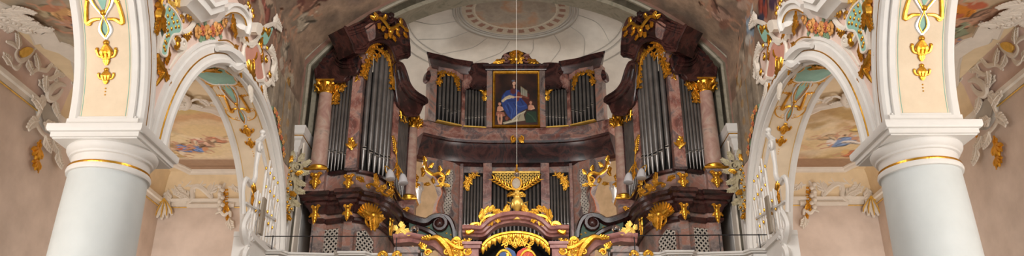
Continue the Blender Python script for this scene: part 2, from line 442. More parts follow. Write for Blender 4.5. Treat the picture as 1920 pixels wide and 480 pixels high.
# arcade wall: outline with arches cut, as strips between arch curve and top
WTOP = 8.8
def wall_strips(m, x, out):
    ys = []
    for k in (1, 2):
        yc, a = AR[k]; ys += [yc - a * math.cos(PI * i / 40) for i in range(41)]
    ys = sorted(set([3.0] + ys + [18.5]))
    return ys
m = M()
ys = wall_strips(m, 0, 0)
def bottom(y):
    for k in (1, 2):
        yc, a = AR[k]; q = 1 - ((y - yc) / a) ** 2
        if q > -1e-9 and abs(y - yc) <= a + 1e-9: return ZS + RISE * math.sqrt(max(q, 0))
    return None
for i in range(len(ys) - 1):
    y0, y1 = ys[i], ys[i + 1]; ym = (y0 + y1) / 2; b = bottom(ym)
    if b is None: b0 = b1 = (ZS if y1 < 12 else -CZ)
    else: b0 = bottom(y0) if bottom(y0) is not None else ZS; b1 = bottom(y1) if bottom(y1) is not None else ZS
    q = [m.vert(p) for p in ((XN, y0, b0), (XN, y1, b1), (XN, y1, WTOP), (XN, y0, WTOP), (XA, y0, b0), (XA, y1, b1), (XA, y1, WTOP), (XA, y0, WTOP))]
    m.m = 0
    m.face((q[0], q[1], q[2], q[3])); m.face((q[4], q[7], q[6], q[5])); m.face((q[3], q[2], q[6], q[7])); m.face((q[0], q[4], q[5], q[1]))
    if b is None:
        m.face((q[0], q[3], q[7], q[4])); m.face((q[1], q[5], q[6], q[2]))
w = build('wall_left', m, ['pink'], smooth=20); tag(w, kind='structure'); mirror(w, None, 'wall_right')

# archivolts (nave face mouldings) with a gilded line, and soffit bands
Swall = lambda u, v, h=0.0: V((XN + h, u, v))
def Winv(px, py, h=0.0):
    p = PX(px, py, XN + h); return (p.y, p.z)
n_trim = 0
def trim(m, mats, smooth=35):
    global n_trim
    n_trim += 1; o = build('trim_%d' % n_trim, m, mats, smooth=smooth); tag(o, kind='structure')
    n_trim += 1; c = mirror(o, None, 'trim_%d' % n_trim); c['kind'] = 'structure'; return o
for k in (1, 2):
    m = M(); path = [arc(k, PI * i / 60) for i in range(61)]
    if k == 2: path = [(arc(2, 0)[0], -CZ)] + path
    prof = [(0.0, -0.02), (0.0, 0.10), (-0.03, 0.135), (-0.09, 0.135), (-0.12, 0.10), (-0.19, 0.09), (-0.21, 0.065), (-0.33, 0.06), (-0.345, 0.03), (-0.37, 0.03), (-0.39, 0.05), (-0.44, 0.045), (-0.46, -0.02)]
    if k == 1: prof = [(o * 1.15, h) for o, h in prof]
    m.mould(Swall, path, prof); trim(m, ['white'])
    m = M(); r = [((arc(k, PI * i / 60, 0.235 if k == 1 else .2))) for i in range(61)]
    m.stroke(Swall, r, [0.014 if k == 2 else .024], 1, 0.075 if k == 2 else .068, 1, 6, smooth=False); trim(m, ['gold'])
def soffit(k):
    yc, a = AR[k]; R = (a + RISE) / 2
    def S(u, v, h=0.0):
        th = v / R; n = V((0, -math.cos(th) / a, -math.sin(th) / RISE)).normalized()
        return V((u, yc + a * math.cos(th), ZS + RISE * math.sin(th))) + n * h
    return S, R
XM = (XN + XA) / 2
for k in (1, 2):
    S, R = soffit(k); m = M()
    vv = [R * PI * i / 48 for i in range(49)]
    m.m = 0; m.grid(S, [XA, XN], vv, 0.004); m.c = None
    trim(m, ['cream'])
    m = M()
    for x0, x1 in ((XA, XA + 0.13), (XN - 0.10, XN + 0.02)):
        sg = 1
        rings = []
        for v in vv: rings.append([S(x0, v, 0), S(x0, v, .05), S(x0 + (x1 - x0) * .7, v, .05), S(x0 + (x1 - x0) * .85 if x0 == XA else x0 + (x1 - x0) * .3, v, .035), S(x1, v, .0)] if x0 == XA else
                                  [S(x0, v, 0), S(x0 + .03, v, .035), S(x0 + .04, v, .05), S(x1, v, .05), S(x1, v, 0)])
        m.loft(rings)
    trim(m, ['white'])
    m = M()
    m.stroke(S, [(XA + 0.145, v) for v in vv], [0.006], 1, .004, 1, 5, smooth=False); m.stroke(S, [(XN - 0.115, v) for v in vv], [0.006], 1, .004, 1, 5, smooth=False)
    trim(m, ['turq' if k == 1 else 'gold2'])
# foot block closing the panel on the column
m = M(); m.box(XA - 0.02, XN + 0.10, AR[1][0] + AR[1][1] - 0.06, 11.5, ZS, ZS + 0.13); m.box(XA - .01, XN + .05, AR[1][0] + AR[1][1] - .035, 11.48, ZS + .13, ZS + .17)
trim(m, ['white'])

# end wall (triumphal arch) with its murals
YE = 18.5; AW, AR0, ACZ = 5.25, 6.5, 6.15; AZ = ACZ + math.sqrt(AR0 ** 2 - AW ** 2)
def ez(x): return ACZ + math.sqrt(max(0, AR0 ** 2 - x * x))
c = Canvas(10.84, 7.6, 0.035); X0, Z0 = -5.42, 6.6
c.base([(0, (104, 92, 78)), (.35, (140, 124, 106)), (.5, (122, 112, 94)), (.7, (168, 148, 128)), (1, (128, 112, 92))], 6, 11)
def cw(px, py): p = PY(px, py, YE); return (p.x - X0, p.z - Z0)
def mir(pt): return (10.84 - pt[0], pt[1])
for sg in (0, 1):
    g = (lambda p: p) if sg == 0 else mir
    for off, cl in ((.5, (152, 142, 120)), (.42, (178, 168, 148)), (.36, (146, 136, 112))):
        q = [(5.42 + (-1 if sg == 0 else 1) * (AR0 + off) * math.cos(t * PI / 60), ACZ - Z0 + (AR0 + off) * math.sin(t * PI / 60)) for t in range(0, 31)]
        c.line(q, .035, cl, .8)
    for pxs, f in (([(548, 150), (560, 205)], (168, 124, 62)),): 
        q = [g(cw(*p)) for p in pxs]; c.line(q, .16, f, .8)
    for i, (a, b) in enumerate(((536, 116), (552, 134), (566, 156))):
        q = g(cw(a, b)); s_ = .22
        c.poly([(q[0] - s_, q[1]), (q[0], q[1] + s_), (q[0] + s_, q[1]), (q[0], q[1] - s_)], ((206, 192, 172), (178, 166, 148), (196, 182, 160))[i], .9)
        c.line([(q[0] - s_, q[1]), (q[0], q[1] - s_), (q[0] + s_, q[1])], .03, (96, 86, 72), .8)
FG = [(556, 90, 1.5, (176, 156, 134), (150, 132, 112), 1, .1), (575, 50, 1.3, (190, 160, 134), (158, 130, 104), 2, -.2), (520, 60, 1.6, (132, 96, 84), (150, 88, 74), 3, .2), (620, 20, 1.3, (120, 116, 96), (164, 136, 108), 4, .3),
      (660, -20, 1.4, (166, 140, 120), (120, 100, 88), 5, .5), (545, 20, 1.4, (140, 104, 90), (176, 156, 136), 6, 0)]
for a, b, h, c1, c2, sd, an in FG:
    p = cw(a, b); c.figure(p[0], p[1] - .4 * h, h, c1, c2, sd, an)
FG = [(1385, 75, 1.5, (136, 146, 158), (190, 184, 176), 11, -.2), (1415, 45, 1.6, (158, 74, 62), (108, 98, 128), 12, .1), (1330, 20, 1.3, (166, 140, 116), (130, 104, 84), 13, -.4), (1375, 130, 1.3, (178, 164, 146), (156, 140, 118), 14, -.1), (1440, 10, 1.6, (150, 60, 50), (72, 66, 76), 15, 0)]
for a, b, h, c1, c2, sd, an in FG:
    p = cw(a, b); c.figure(p[0], p[1] - .4 * h, h, c1, c2, sd, an)
m = M(); Send = lambda u, v, h=0.0: V((u + X0, YE - h, v + Z0))
keep = lambda u, v: not (abs(u + X0) < AW + .03 and (v + Z0 < ez(u + X0) + .02))
m.grid(Send, list(c.xs), list(c.ys), 0, keep, c.cols())
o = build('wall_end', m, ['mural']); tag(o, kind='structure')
# thickness / reveal of the arch, pier and lower wall
m = M(); rings = []
for x in [-AW + 2 * AW * i / 60 for i in range(61)]: rings.append([(x, YE - .0, ez(x)), (x, YE + 1.0, ez(x)), (x * 1.06, YE + 1.0, ez(x) + .35), (x * 1.06, YE + .01, ez(x) + .35)])
m.loft(rings)
MT['olive'] = plain('olive_painted_reveal', (112, 106, 88), 0.8, vary=14)
o = build('wall_arch_reveal', m, ['olive'], smooth=40); tag(o, kind='structure')
m = M(); m.box(-5.6, -AW, YE + .01, YE + 1.0, -CZ, AZ); MT['dusk'] = plain('dark_olive_jamb', (84, 78, 66), 0.8, vary=12); o = build('wall_jamb_left', m, ['dusk']); tag(o, kind='structure'); mirror(o, None, 'wall_jamb_right')
m = M(); m.box(-5.6, -AW + .04, YE + .02, YE + 1.6, -CZ, 7.9); o = build('wall_pier_left', m, ['white2']); tag(o, kind='structure'); mirror(o, None, 'wall_pier_right')
Sflat = lambda u, v, h=0.0: V((u, YE - h, v))
m = M(); path = [(-AW, 8.22), (-AW, 9)] + [(-AW + 2 * AW * i / 60, ez(-AW + 2 * AW * i / 60)) for i in range(61)] + [(AW, 9), (AW, 8.22)]
m.m = 0; m.mould(Sflat, path, [(0, -.3), (0, .06), (.05, .09), (.1, .06), (.12, .05)], side=1)
m.m = 1; m.mould(Sflat, path, [(.12, -.05), (.12, .05), (.24, .045), (.24, -.05)], side=1)
m.m = 0; m.mould(Sflat, path, [(.24, -.05), (.24, .06), (.27, .08), (.36, .07), (.38, -.05)], side=1)
m.m = 2; m.mould(Sflat, [(x, z - .0) for x, z in path], [(-.12, -.9), (-.12, -.3), (0, -.3), (0, -.9)], side=1)
AR_ROSE = marble('faded_rose_band', [(0.3, (118, 84, 72)), (0.6, (144, 112, 96)), (.8, (116, 98, 84))], 1.5, 1, .6, False)
AR_GRAU = marble('grisaille_band', [(0.3, (116, 110, 92)), (0.5, (146, 138, 120)), (.75, (96, 96, 78))], 2.5, 1, .6, False)
o = build('trim_arch', m, [AR_GRAU, AR_ROSE, AR_GRAU]); tag(o, kind='structure')

# nave vault with frescoes
m = M(); NU, NV = 260, 150
vy = np.linspace(6.5, YE, NU); va = np.linspace(0, PI, NV * 2)
c = Canvas(12.0, 16.0, 0.05)
c.base([(0, (110, 84, 72)), (.3, (160, 126, 106)), (.5, (140, 120, 104)), (.7, (190, 160, 134)), (1, (130, 112, 104))], 9, 21)
rs = random.Random(5)
def vp(px, py, right=False):
    if right: px = 2 * 963 - px
    p = PX(px, py, -5.42)
    return (p.y - 6.5, (16 - (p.z - WTOP)) if right else p.z - WTOP)
for a, b, h, c1, c2, an in ((470, -30, 1.5, (132, 74, 60), (90, 80, 92), -.2), (498, 20, 1.4, (156, 96, 82), (186, 160, 136), .1), (520, 60, 1.2, (170, 146, 122), (140, 100, 84), 0), (535, 100, 1.1, (180, 164, 144), (150, 138, 120), .2), (540, 150, 1.0, (176, 132, 70), (196, 176, 148), 0), (552, 40, 1.3, (190, 174, 152), (150, 134, 116), .2), (545, -10, 1.5, (150, 110, 92), (120, 80, 70), .2)):
    p = vp(a, b); c.figure(p[0], p[1] - h * .3, h, c1, c2, a, an)
for a, b, h, c1, c2, an in ((1450, -10, 1.6, (134, 54, 50), (84, 60, 80), 0), (1425, 25, 1.5, (150, 74, 60), (64, 66, 84), 0), (1400, 60, 1.4, (150, 166, 180), (206, 200, 190), 0), (1385, 110, 1.1, (190, 172, 150), (150, 134, 116), .1), (1378, 160, 1.0, (180, 136, 72), (196, 176, 148), 0), (1375, 20, 1.4, (186, 150, 130), (150, 110, 92), .2), (1400, -10, 1.5, (176, 110, 90), (190, 160, 140), 0)):
    p = vp(a, b, True); c.figure(p[0], p[1] + h * .3, h, c1, c2, a, PI + an)
for right in (0, 1):
    for i, (a, b) in enumerate(((528, 120), (538, 135), (548, 150))):
        q = vp(a, b) if not right else vp(1926 - a, b, True); s_ = .2
        c.poly([(q[0] - s_, q[1]), (q[0], q[1] + s_), (q[0] + s_, q[1]), (q[0], q[1] - s_)], ((206, 192, 172), (178, 166, 148), (196, 182, 160))[i], .8)
for k in range(18):
    c.figure(rs.uniform(3, 11.5), rs.uniform(2.4, 13.6), rs.uniform(1.3, 2.0), rs.choice([(140, 84, 72), (118, 60, 52), (84, 84, 100), (170, 140, 110)]), rs.choice([(176, 150, 120), (70, 60, 66), (160, 96, 80)]), k, rs.uniform(-.5, .5))
VR = 6.95; VZ0 = 10.2; TH0 = math.asin(5.42 / VR); VC = VZ0 - VR * math.cos(TH0)
def Sv(u, v, h=0.0):
    if v < VZ0 - WTOP: return V((-5.42, 6.5 + u, WTOP + v))
    if v > 16 - (VZ0 - WTOP): return V((5.42, 6.5 + u, WTOP + 16 - v))
    t = (v - (VZ0 - WTOP)) / (16 - 2 * (VZ0 - WTOP)); a = -TH0 + 2 * TH0 * t
    return V((VR * math.sin(a), 6.5 + u, VC + VR * math.cos(a)))
m.grid(Sv, list(c.xs), list(c.ys), 0, None, c.cols())
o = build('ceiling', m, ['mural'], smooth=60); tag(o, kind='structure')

c = Canvas(2.6, 1.8, .03); c.base([(0, (128, 116, 102)), (.4, (160, 146, 128)), (.7, (176, 158, 136)), (1, (140, 124, 108))], 4, 77)
for k in range(5): c.line([(.5 + k * .42, 0), (.35 + k * .42, 1.8)], .05, ((196, 184, 164), (120, 108, 92), (176, 134, 74), (196, 184, 164), (120, 108, 92))[k], .7)
for y in (.1, .55, .95, 1.4): c.ell(1.7, y, .16, .14, .4, (176, 136, 80), .4, .7, .1)
m = M(); m.grid(lambda u, v, h=0.0: V((XN + .012, 15.9 + u, 7.05 + v)), list(c.xs), list(c.ys), 0, lambda u, v: not inside_arch(15.9 + u, 7.05 + v, .42), c.cols())
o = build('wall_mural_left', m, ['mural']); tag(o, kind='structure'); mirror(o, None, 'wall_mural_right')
# impost cornice and pier of the end arch
def sweep_plan(m, path, prof, side=1):
    """path in plan, profile (out, z)"""
    m.mould(lambda u, v, h=0.0: V((u, v, h)), path, prof, False, side)
q = .343
m = M(); prof = [(-.2, 7.15), (.0, 7.15), (.02, 7.25), (.05, 7.28), (.06, 7.38), (.10, 7.44), (.11, 7.56), (.15, 7.6), (.16, 7.68), (.2, 7.72), (.21, 7.84), (.22, 7.86), (.22, 7.92), (-.2, 7.92)]; prof = [(o_, z_ + .29) for o_, z_ in prof]
sweep_plan(m, [(-5.5, 18.42), (-5.36, 18.42), (-5.36, 19.6)], prof, -1); trim(m, ['white'])
m = M(); m.stroke(lambda u, v, h=0.0: V((u, v, 7.96 + h)), [(-5.5, 18.42 - .16), (-5.36 + .16, 18.42 - .16), (-5.36 + .16, 19.6)], [.014], 1, 0, 6, 6, smooth=False); trim(m, ['gold'])
m = M(); m.box(-5.46, -5.34, 18.36, 19.5, -CZ, 7.46); m.box(-5.40, -5.3, 18.28, 18.5, -CZ, 7.46); m.box(-5.4, -5.2, 18.9, 19.3, -CZ, 7.16); trim(m, ['white'])

# apse: wall and dome
AC, ARX, ARY = 19.6, 5.5, 5.6
m = M(); pl = [(-ARX, 19.3)] + [(-ARX * math.cos(PI * i / 48), AC + ARY * math.sin(PI * i / 48)) for i in range(49)] + [(ARX, 19.3)]
m.mould(lambda u, v, h=0.0: V((u, v, h)), pl, [(0, -CZ), (.3, -CZ), (.3, 9.7), (0, 9.7)], False, 1)
o = build('wall_apse', m, ['tan'], smooth=30); tag(o, kind='structure')
DH = 3.3
def dome_z(x, y):
    yy = max(0, y - AC); q = 1 - math.hypot(x / ARX, yy / ARY) ** 2.4
    return 9.65 + DH * max(q, 0) ** .47
m = M(); rings = []
for j in range(20):
    rr = []
    for i in range(61):
        a = PI * i / 60; t = j / 19
        rr.append((-ARX * math.cos(a) * (1 - (1 - math.cos(t * PI / 2)) * .999), AC + (ARY * math.sin(a)) * (1 - (1 - math.cos(t * PI / 2)) * .999), 0))
    rings.append(rr)
rings = [[(p[0], p[1], dome_z(p[0], p[1])) for p in r] for r in rings]
m.loft(rings, False)
fr = [[(x, yy, dome_z(x, AC)) for x in [-ARX * math.cos(PI * i / 60) for i in range(61)]] for yy in (19.3, AC)]
m.loft(fr, False)
o = build('ceiling_apse', m, ['vault'], smooth=60); tag(o, kind='structure')
OC = (0.0, 20.42)
Sd = lambda u, v, h=0.0: V((OC[0] + u, OC[1] + v, dome_z(OC[0] + u, OC[1] + v) - h))
def ring_pts(rx, ry, n=72): return [(rx * math.cos(2 * PI * i / n), ry * math.sin(2 * PI * i / n)) for i in range(n + 1)]
m = M()
for rx, ry, w in ((1.80, 1.45, .05), (1.68, 1.36, .03), (1.6, 1.29, .03), (3.3, 2.75, .03), (3.15, 2.62, .018), (3.55, 3.0, .02)):
    m.stroke(Sd, ring_pts(rx, ry), [w], .8, 0.01, 1, 6, smooth=False)
for k in range(16):
    a = 2 * PI * k / 16 + .1
    p0 = (1.85 * math.cos(a), 1.56 * math.sin(a)); p1 = (3.15 * math.cos(a + .34), 2.62 * math.sin(a + .34)); a2 = a + .10
    m.stroke(Sd, [p0, (2.5 * math.cos(a2), 2.1 * math.sin(a2)), p1], [.012], .8, 0.01)
o = build('trim_vault_rings', m, ['vaultline']); tag(o, kind='structure')
# oval fresco with painted balustrade ring
c = Canvas(3.3, 2.8, 0.02)
c.base([(0, (150, 138, 124)), (.4, (176, 164, 148)), (.7, (186, 150, 122)), (1, (196, 184, 166))], 5, 31)
d = np.hypot((c.X - 1.65) / 1.56, (c.Y - 1.4) / 1.31); an = np.arctan2((c.Y - 1.4) / 1.31, (c.X - 1.65) / 1.56)
c.mixin((d > .76) * .95, (198, 186, 166)); c.mixin(((d > .82) & (d < .94) & (np.cos(an * 26) > -.1)) * .9, (152, 112, 96))
c.mixin(((d > .76) & (d < .79)) * .9, (216, 206, 186))
m = M(); m.grid(lambda u, v, h=0.0: Sd(u - 1.65, (v - 1.4) * .96, h), list(c.xs), list(c.ys), 0.02, lambda u, v: math.hypot((u - 1.65) / 1.6, (v - 1.4) / 1.34) < 1, c.cols())
o = build('ceiling_oval_fresco', m, ['fresco']); tag(o, kind='structure')

# side aisles: outer wall, end wall, ceiling with frescoed bays, cove
XO, YW, ZC, ZT = -9.9, 21.5, 7.38, 8.18
m = M(); m.box(XO - .3, XO, 3, YW + .3, -CZ, ZT + .3); m.box(XO, XA + .6, YW, YW + .3, -CZ, ZT + .3); m.box(XA - .0, XA + .6, 18.5, YW, -CZ, ZT + .3)
o = build('wall_aisle_left', m, ['wall']); tag(o, kind='structure'); c_ = mirror(o, None, 'wall_aisle_right')
m = M(); m.box(XO - .3, XA + .3, 3, YW + .3, ZT, ZT + .3)
o = build('ceiling_aisle_left', m, ['yellowcream']); tag(o, kind='structure'); mirror(o, None, 'ceiling_aisle_right')
# cove between cornice and ceiling (pink near, cream far)
Pl = lambda u, v, h=0.0: V((u, v, h))
for y0, y1, mt in ((3, 15.9, 'pink'), (15.9, YW, 'yellowcream')):
    m = M(); path = [(XO, y0), (XO, y1)] + ([(XA + .1, YW)] if y1 == YW else [])
    m.mould(Pl, path, [(.0, ZC), (.06, ZC + .05), (.12, ZC + .4), (.16, ZC + .65), (.24, ZT + .01), (0, ZT + .01)], False, -1); trim(m, [mt])
m = M(); path = [(XO, 3), (XO, YW), (XA + .1, YW)]
m.mould(Pl, path, [(0, ZC - .17), (.04, ZC - .16), (.05, ZC - .06), (.1, ZC - .04), (.12, ZC + .04), (.05, ZC + .06), (0, ZC + .06)], False, -1); trim(m, ['white2'])
m = M(); m.stroke(lambda u, v, h=0.0: V((u, v, ZC - .19 + h)), [(XO + .03, 3), (XO + .03, YW - .03), (XA, YW - .03)], [.014], 1, 0, 1, 6, smooth=False); trim(m, ['gold2'])
Sc = lambda u, v, h=0.0: V((u, v, ZT - h))
def Cinv(px, py, h=0.0): p = PZ(px, py, ZT - h); return (p.x, p.y)
def inpoly(P, x, y):
    r = False; n = len(P)
    for i in range(n):
        x0, y0 = P[i]; x1, y1 = P[(i + 1) % n]
        if (y0 > y) != (y1 > y) and x < (x1 - x0) * (y - y0) / (y1 - y0) + x0: r = not r
    return r
# outline of the two frescoed fields
bayA = tr(Cinv, [(-30, 4), (18, 28), (40, 40), (62, 56), (70, 74), (80, 72), (86, 82), (112, 90), (140, 108), (146, 130), (150, 170)]) + [(-8.0, 15.9), (-7.0, 15.6), (-6.7, 14), (-6.7, 9), (-9.5, 9), (-9.62, 12)]
bayB = tr(Cinv, [(300, 295), (310, 300), (340, 312), (358, 322), (374, 321), (400, 334), (440, 338)]) + tr(Cinv, [(470, 330), (470, 240), (420, 212), (400, 203), (345, 193), (318, 200), (306, 225)])
bayA = [(min(p[0], -6.6), p[1]) for p in bayA]; bayB = [(max(-9.45, min(p[0], -6.5)), min(p[1], 21.22)) for p in bayB]
def fresco_bay(name, poly, seed, paint, frame_w=.16):
    x0 = min(p[0] for p in poly); x1 = max(p[0] for p in poly); y0 = min(p[1] for p in poly); y1 = max(p[1] for p in poly)
    c = Canvas(x1 - x0, y1 - y0, 0.03); paint(c, x0, y0)
    m = M(); P = [tuple(p) for p in poly]
    m.grid(lambda u, v, h=0.0: V((x0 + u, y0 + v, ZT - h)), list(c.xs), list(c.ys), .02, lambda u, v: inpoly(P, u + x0, v + y0), c.cols())
    return m
def ppt(px, py, x0, y0): p = Cinv(px, py); return (p[0] - x0, p[1] - y0)
def paintA(c, x0, y0):
    c.base([(0, (172, 152, 124)), (.4, (190, 168, 138)), (.6, (168, 156, 136)), (.8, (150, 118, 88)), (1, (190, 150, 112))], 5, 41)
    for a, b, h, c1, c2, sd, an in ((95, 20, 1.2, (120, 136, 176), (196, 164, 150), 1, -.8), (120, 50, 1.3, (202, 170, 146), (150, 126, 104), 2, -1.0), (128, 88, 1.0, (150, 124, 90), (108, 96, 72), 3, -.6), (60, 10, .9, (150, 140, 110), (190, 172, 140), 4, -.9), (110, 5, 1.1, (206, 160, 110), (186, 130, 100), 5, .3)):
        p = ppt(a, b, x0, y0); c.figure(p[0], p[1], h, c1, c2, sd, an)
def paintAr(c, x0, y0):
    c.base([(0, (176, 152, 122)), (.4, (196, 172, 142)), (.6, (160, 156, 128)), (.8, (166, 128, 98)), (1, (186, 140, 104))], 5, 47)
    for a, b, h, c1, c2, sd, an in ((140, 45, 1.3, (206, 150, 140), (120, 132, 160), 1, -.6), (126, 75, 1.2, (178, 98, 84), (118, 130, 150), 2, -.8), (95, 45, 1.3, (140, 146, 118), (160, 140, 110), 3, -.5), (120, 8, 1.2, (206, 130, 50), (186, 104, 74), 5, .3), (60, 20, 1.0, (166, 128, 104), (190, 150, 124), 7, -.3)):
        p = ppt(a, b, x0, y0); c.figure(p[0], p[1], h, c1, c2, sd, an)
def paintB(c, x0, y0):
    c.base([(0, (206, 180, 134)), (.35, (222, 200, 158)), (.6, (226, 206, 174)), (1, (196, 166, 120))], 4, 51)
    c.clouds(26, [(198, 160, 120), (232, 214, 184), (180, 150, 96), (206, 150, 124), (176, 164, 140)], 3)
    for k, (r, cl) in enumerate(((0.95, (188, 160, 84)), (.8, (206, 150, 120)), (.62, (228, 210, 170)), (.5, (216, 190, 140)))):
        p = ppt(385, 225 + 6 * k, x0, y0); c.ell(p[0], p[1] + .1, 1.5 * r, 1.0 * r, 0, cl, .25, .55, .25)
    c.line([ppt(305, 272, x0, y0), ppt(340, 268, x0, y0), ppt(400, 262, x0, y0), ppt(440, 250, x0, y0)], .05, (176, 150, 112), .8)
    q = ppt(370, 302, x0, y0); c.poly([ppt(300, 296, x0, y0), ppt(445, 296, x0, y0), (c.w, c.h), (0, c.h)], (162, 130, 106), .9)
    c.line([ppt(300, 297, x0, y0), ppt(445, 297, x0, y0)], .05, (206, 184, 156), .9)
    c.line([ppt(300, 310, x0, y0), ppt(445, 310, x0, y0)], .03, (126, 98, 80), .8)
    for a, b, h, c1, c2, sd, an in ((372, 283, 1.1, (118, 140, 190), (198, 104, 76), 1, 2.2), (392, 284, .9, (120, 146, 196), (206, 150, 110), 2, 2.4), (340, 278, 1.1, (206, 176, 150), (170, 140, 104), 3, 2.0), (328, 268, .8, (190, 160, 110), (216, 196, 170), 4, 1.8), (430, 262, .9, (190, 132, 104), (216, 190, 160), 5, 1.7), (408, 272, .8, (204, 164, 140), (150, 120, 96), 8, 1.9), (356, 292, .9, (196, 166, 120), (222, 206, 184), 9, 2.1), (318, 290, .9, (160, 140, 104), (196, 170, 130), 10, 1.6), (385, 262, .6, (206, 150, 130), (226, 206, 180), 11, 1.5)):
        p = ppt(a, b, x0, y0); c.figure(p[0], p[1], h, c1, c2, sd, an)
def paintBr(c, x0, y0):
    c.base([(0, (196, 168, 124)), (.35, (216, 192, 150)), (.6, (222, 202, 170)), (1, (186, 150, 104))], 4, 57)
    c.clouds(26, [(190, 156, 110), (232, 214, 190), (170, 140, 90), (206, 160, 130), (186, 170, 146)], 5)
    c.ell(*ppt(360, 215, x0, y0), 1.2, .35, -.5, (176, 142, 84), .4, .8, .3); c.ell(*ppt(420, 225, x0, y0), .9, .3, .6, (168, 136, 92), .4, .7, .3)
    c.poly([ppt(300, 300, x0, y0), ppt(445, 300, x0, y0), (c.w, c.h), (0, c.h)], (158, 124, 98), .9)
    for a, b, h, c1, c2, sd, an in ((392, 278, 1.3, (128, 150, 186), (226, 216, 206), 1, 2.3), (345, 296, 1.2, (206, 160, 80), (176, 110, 76), 2, 1.9), (368, 296, 1.0, (190, 120, 84), (214, 176, 120), 3, 2.2), (410, 262, .9, (190, 160, 126), (212, 190, 160), 4, 1.8), (350, 245, .8, (206, 176, 106), (186, 150, 96), 5, 1.6)):
        p = ppt(a, b, x0, y0); c.figure(p[0], p[1], h, c1, c2, sd, an)
k_ = 0
for poly, pl_, pr_ in ((bayA, paintA, paintAr), (bayB, paintB, paintBr)):
    k_ += 1
    o = build('ceiling_fresco_left_%d' % k_, fresco_bay('x', poly, 0, pl_), ['fresco']); tag(o, kind='structure')
    o = build('ceiling_fresco_right_%d' % k_, fresco_bay('x', poly, 0, pr_), ['fresco']); o.scale.x = -1; tag(o, kind='structure')
    m = M(); e_ = .2 if k_ == 1 else .04; m.mould(Sc, poly, [(-.14 - e_, 0), (-.12 - e_, .05), (-.07 - e_, .06), (-.06 - e_ * .5, .1), (0.0, .12), (.04, .08), (.07, .07), (.09, .03), (.09, 0)], True, 1); trim(m, ['white2'])
# floor, gallery
m = M(); m.box(-10.3, 10.3, 3, 25.5, -CZ - .1, -CZ); o = build('floor', m, ['stone']); tag(o, kind='structure')
m = M(); m.box(-5.4, 5.4, 16.9, 25, 3.1, 3.55); m.box(-9.9, -5.4, 15.6, 21.5, 3.1, 3.55); m.box(5.4, 9.9, 15.6, 21.5, 3.1, 3.55); o = build('floor_gallery', m, ['white2']); tag(o, kind='structure')
# ================================================================== COLUMNS AND STUCCO
rs = random.Random(7)
CXc, CYc = -5.87, 11.07
root = empty('column', (CXc, CYc, -CZ), 'massive white round column of the left arcade with a gilt neck ring', 'column', 'arcade columns')
m = M(); m.lathe((CXc, CYc, 0), [(.66, -CZ), (.66, -CZ + .25), (.60, -CZ + .3), (.595, -.5), (.575, 1.2), (.562, 2.6), (.545, 3.6), (.53, 4.12)], 64); build('shaft', m, 'column', root)
m = M(); m.lathe((CXc, CYc, 0), [(.53, 4.12), (.562, 4.125), (.572, 4.16), (.562, 4.20), (.53, 4.20)], 64); build('astragal', m, 'white', root)
m = M(); m.lathe((CXc, CYc, 0), [(.53, 4.195), (.556, 4.197), (.562, 4.215), (.556, 4.235), (.53, 4.236)], 64); build('neck_ring', m, 'gold', root, label='thin gilded ring under the capital')
m = M(); m.lathe((CXc, CYc, 0), [(.52, 4.23), (.525, 4.30), (.53, 4.36), (.56, 4.37), (.565, 4.40), (.59, 4.42), (.615, 4.46), (.62, 4.50), (.60, 4.53)], 64); build('capital', m, 'white', root)
m = M(); m.lathe((CXc, CYc, 0), [(.60, 4.53), (.60, 4.545), (.625, 4.555), (.625, 4.62), (.66, 4.63), (.675, 4.66), (.675, 4.735), (.60, 4.745)], 4, PI / 4, True); build('impost_block', m, 'white', root)
mirror(root, 'massive white round column of the right arcade with a gilt neck ring')

def single(name, m, mats, label, cat, group=None, mlabel=True, smooth=50):
    p = m.v; c = (sum(q[0] for q in p) / len(p), sum(q[1] for q in p) / len(p), min(q[2] for q in p))
    o = build(name, m, mats, None, c, smooth); tag(o, label, cat, group)
    if mlabel is True: mlabel = label.replace('left', 'right')
    if mlabel: mirror(o, mlabel)
    return o
# ---- soffit pendants on the two arches (ribbon cartouche, tassels)
def solve(k, py, xm=XM):
    S, R = soffit(k); lo, hi = 0.02, 2.2
    for _ in range(40):
        mid = (lo + hi) / 2; y = proj(S(xm, mid * R))[1]
        if y > py: lo = mid
        else: hi = mid
    return lo * R
def tassel(m, S, c, v0, v1, w):
    """bell-shaped flower drop hanging from v1 (top) to v0"""
    L = v1 - v0
    m.dome(S, (c, v1), w * .3, .02, 8)
    for k in (-1, 0, 1):
        m.stroke(S, [(c, v1 - L * .05), (c + k * w * .38, v1 - L * .4), (c + k * w * .3, v1 - L * .68)], [w * .12, w * .3, w * .1], .9, .03)
        m.stroke(S, [(c, v1 - L * .5), (c + k * w * .2, v1 - L * .75), (c + k * w * .06, v0 + L * .05)], [w * .1, w * .17, w * .05], .9, .025)
    for k in (-1, 1):
        m.stroke(S, [(c + k * w * .3, v1 - L * .62), (c + k * w * .75, v1 - L * .55), (c + k * w * .95, v1 - L * .3)], [w * .12, w * .13, w * .18], .9, .02)
        m.dome(S, (c + k * w * .9, v1 - L * .26), w * .17, .02, 7)
def bowknot(S, y_t, y_b, k, mats, xm=XM, w=.22):
    pass
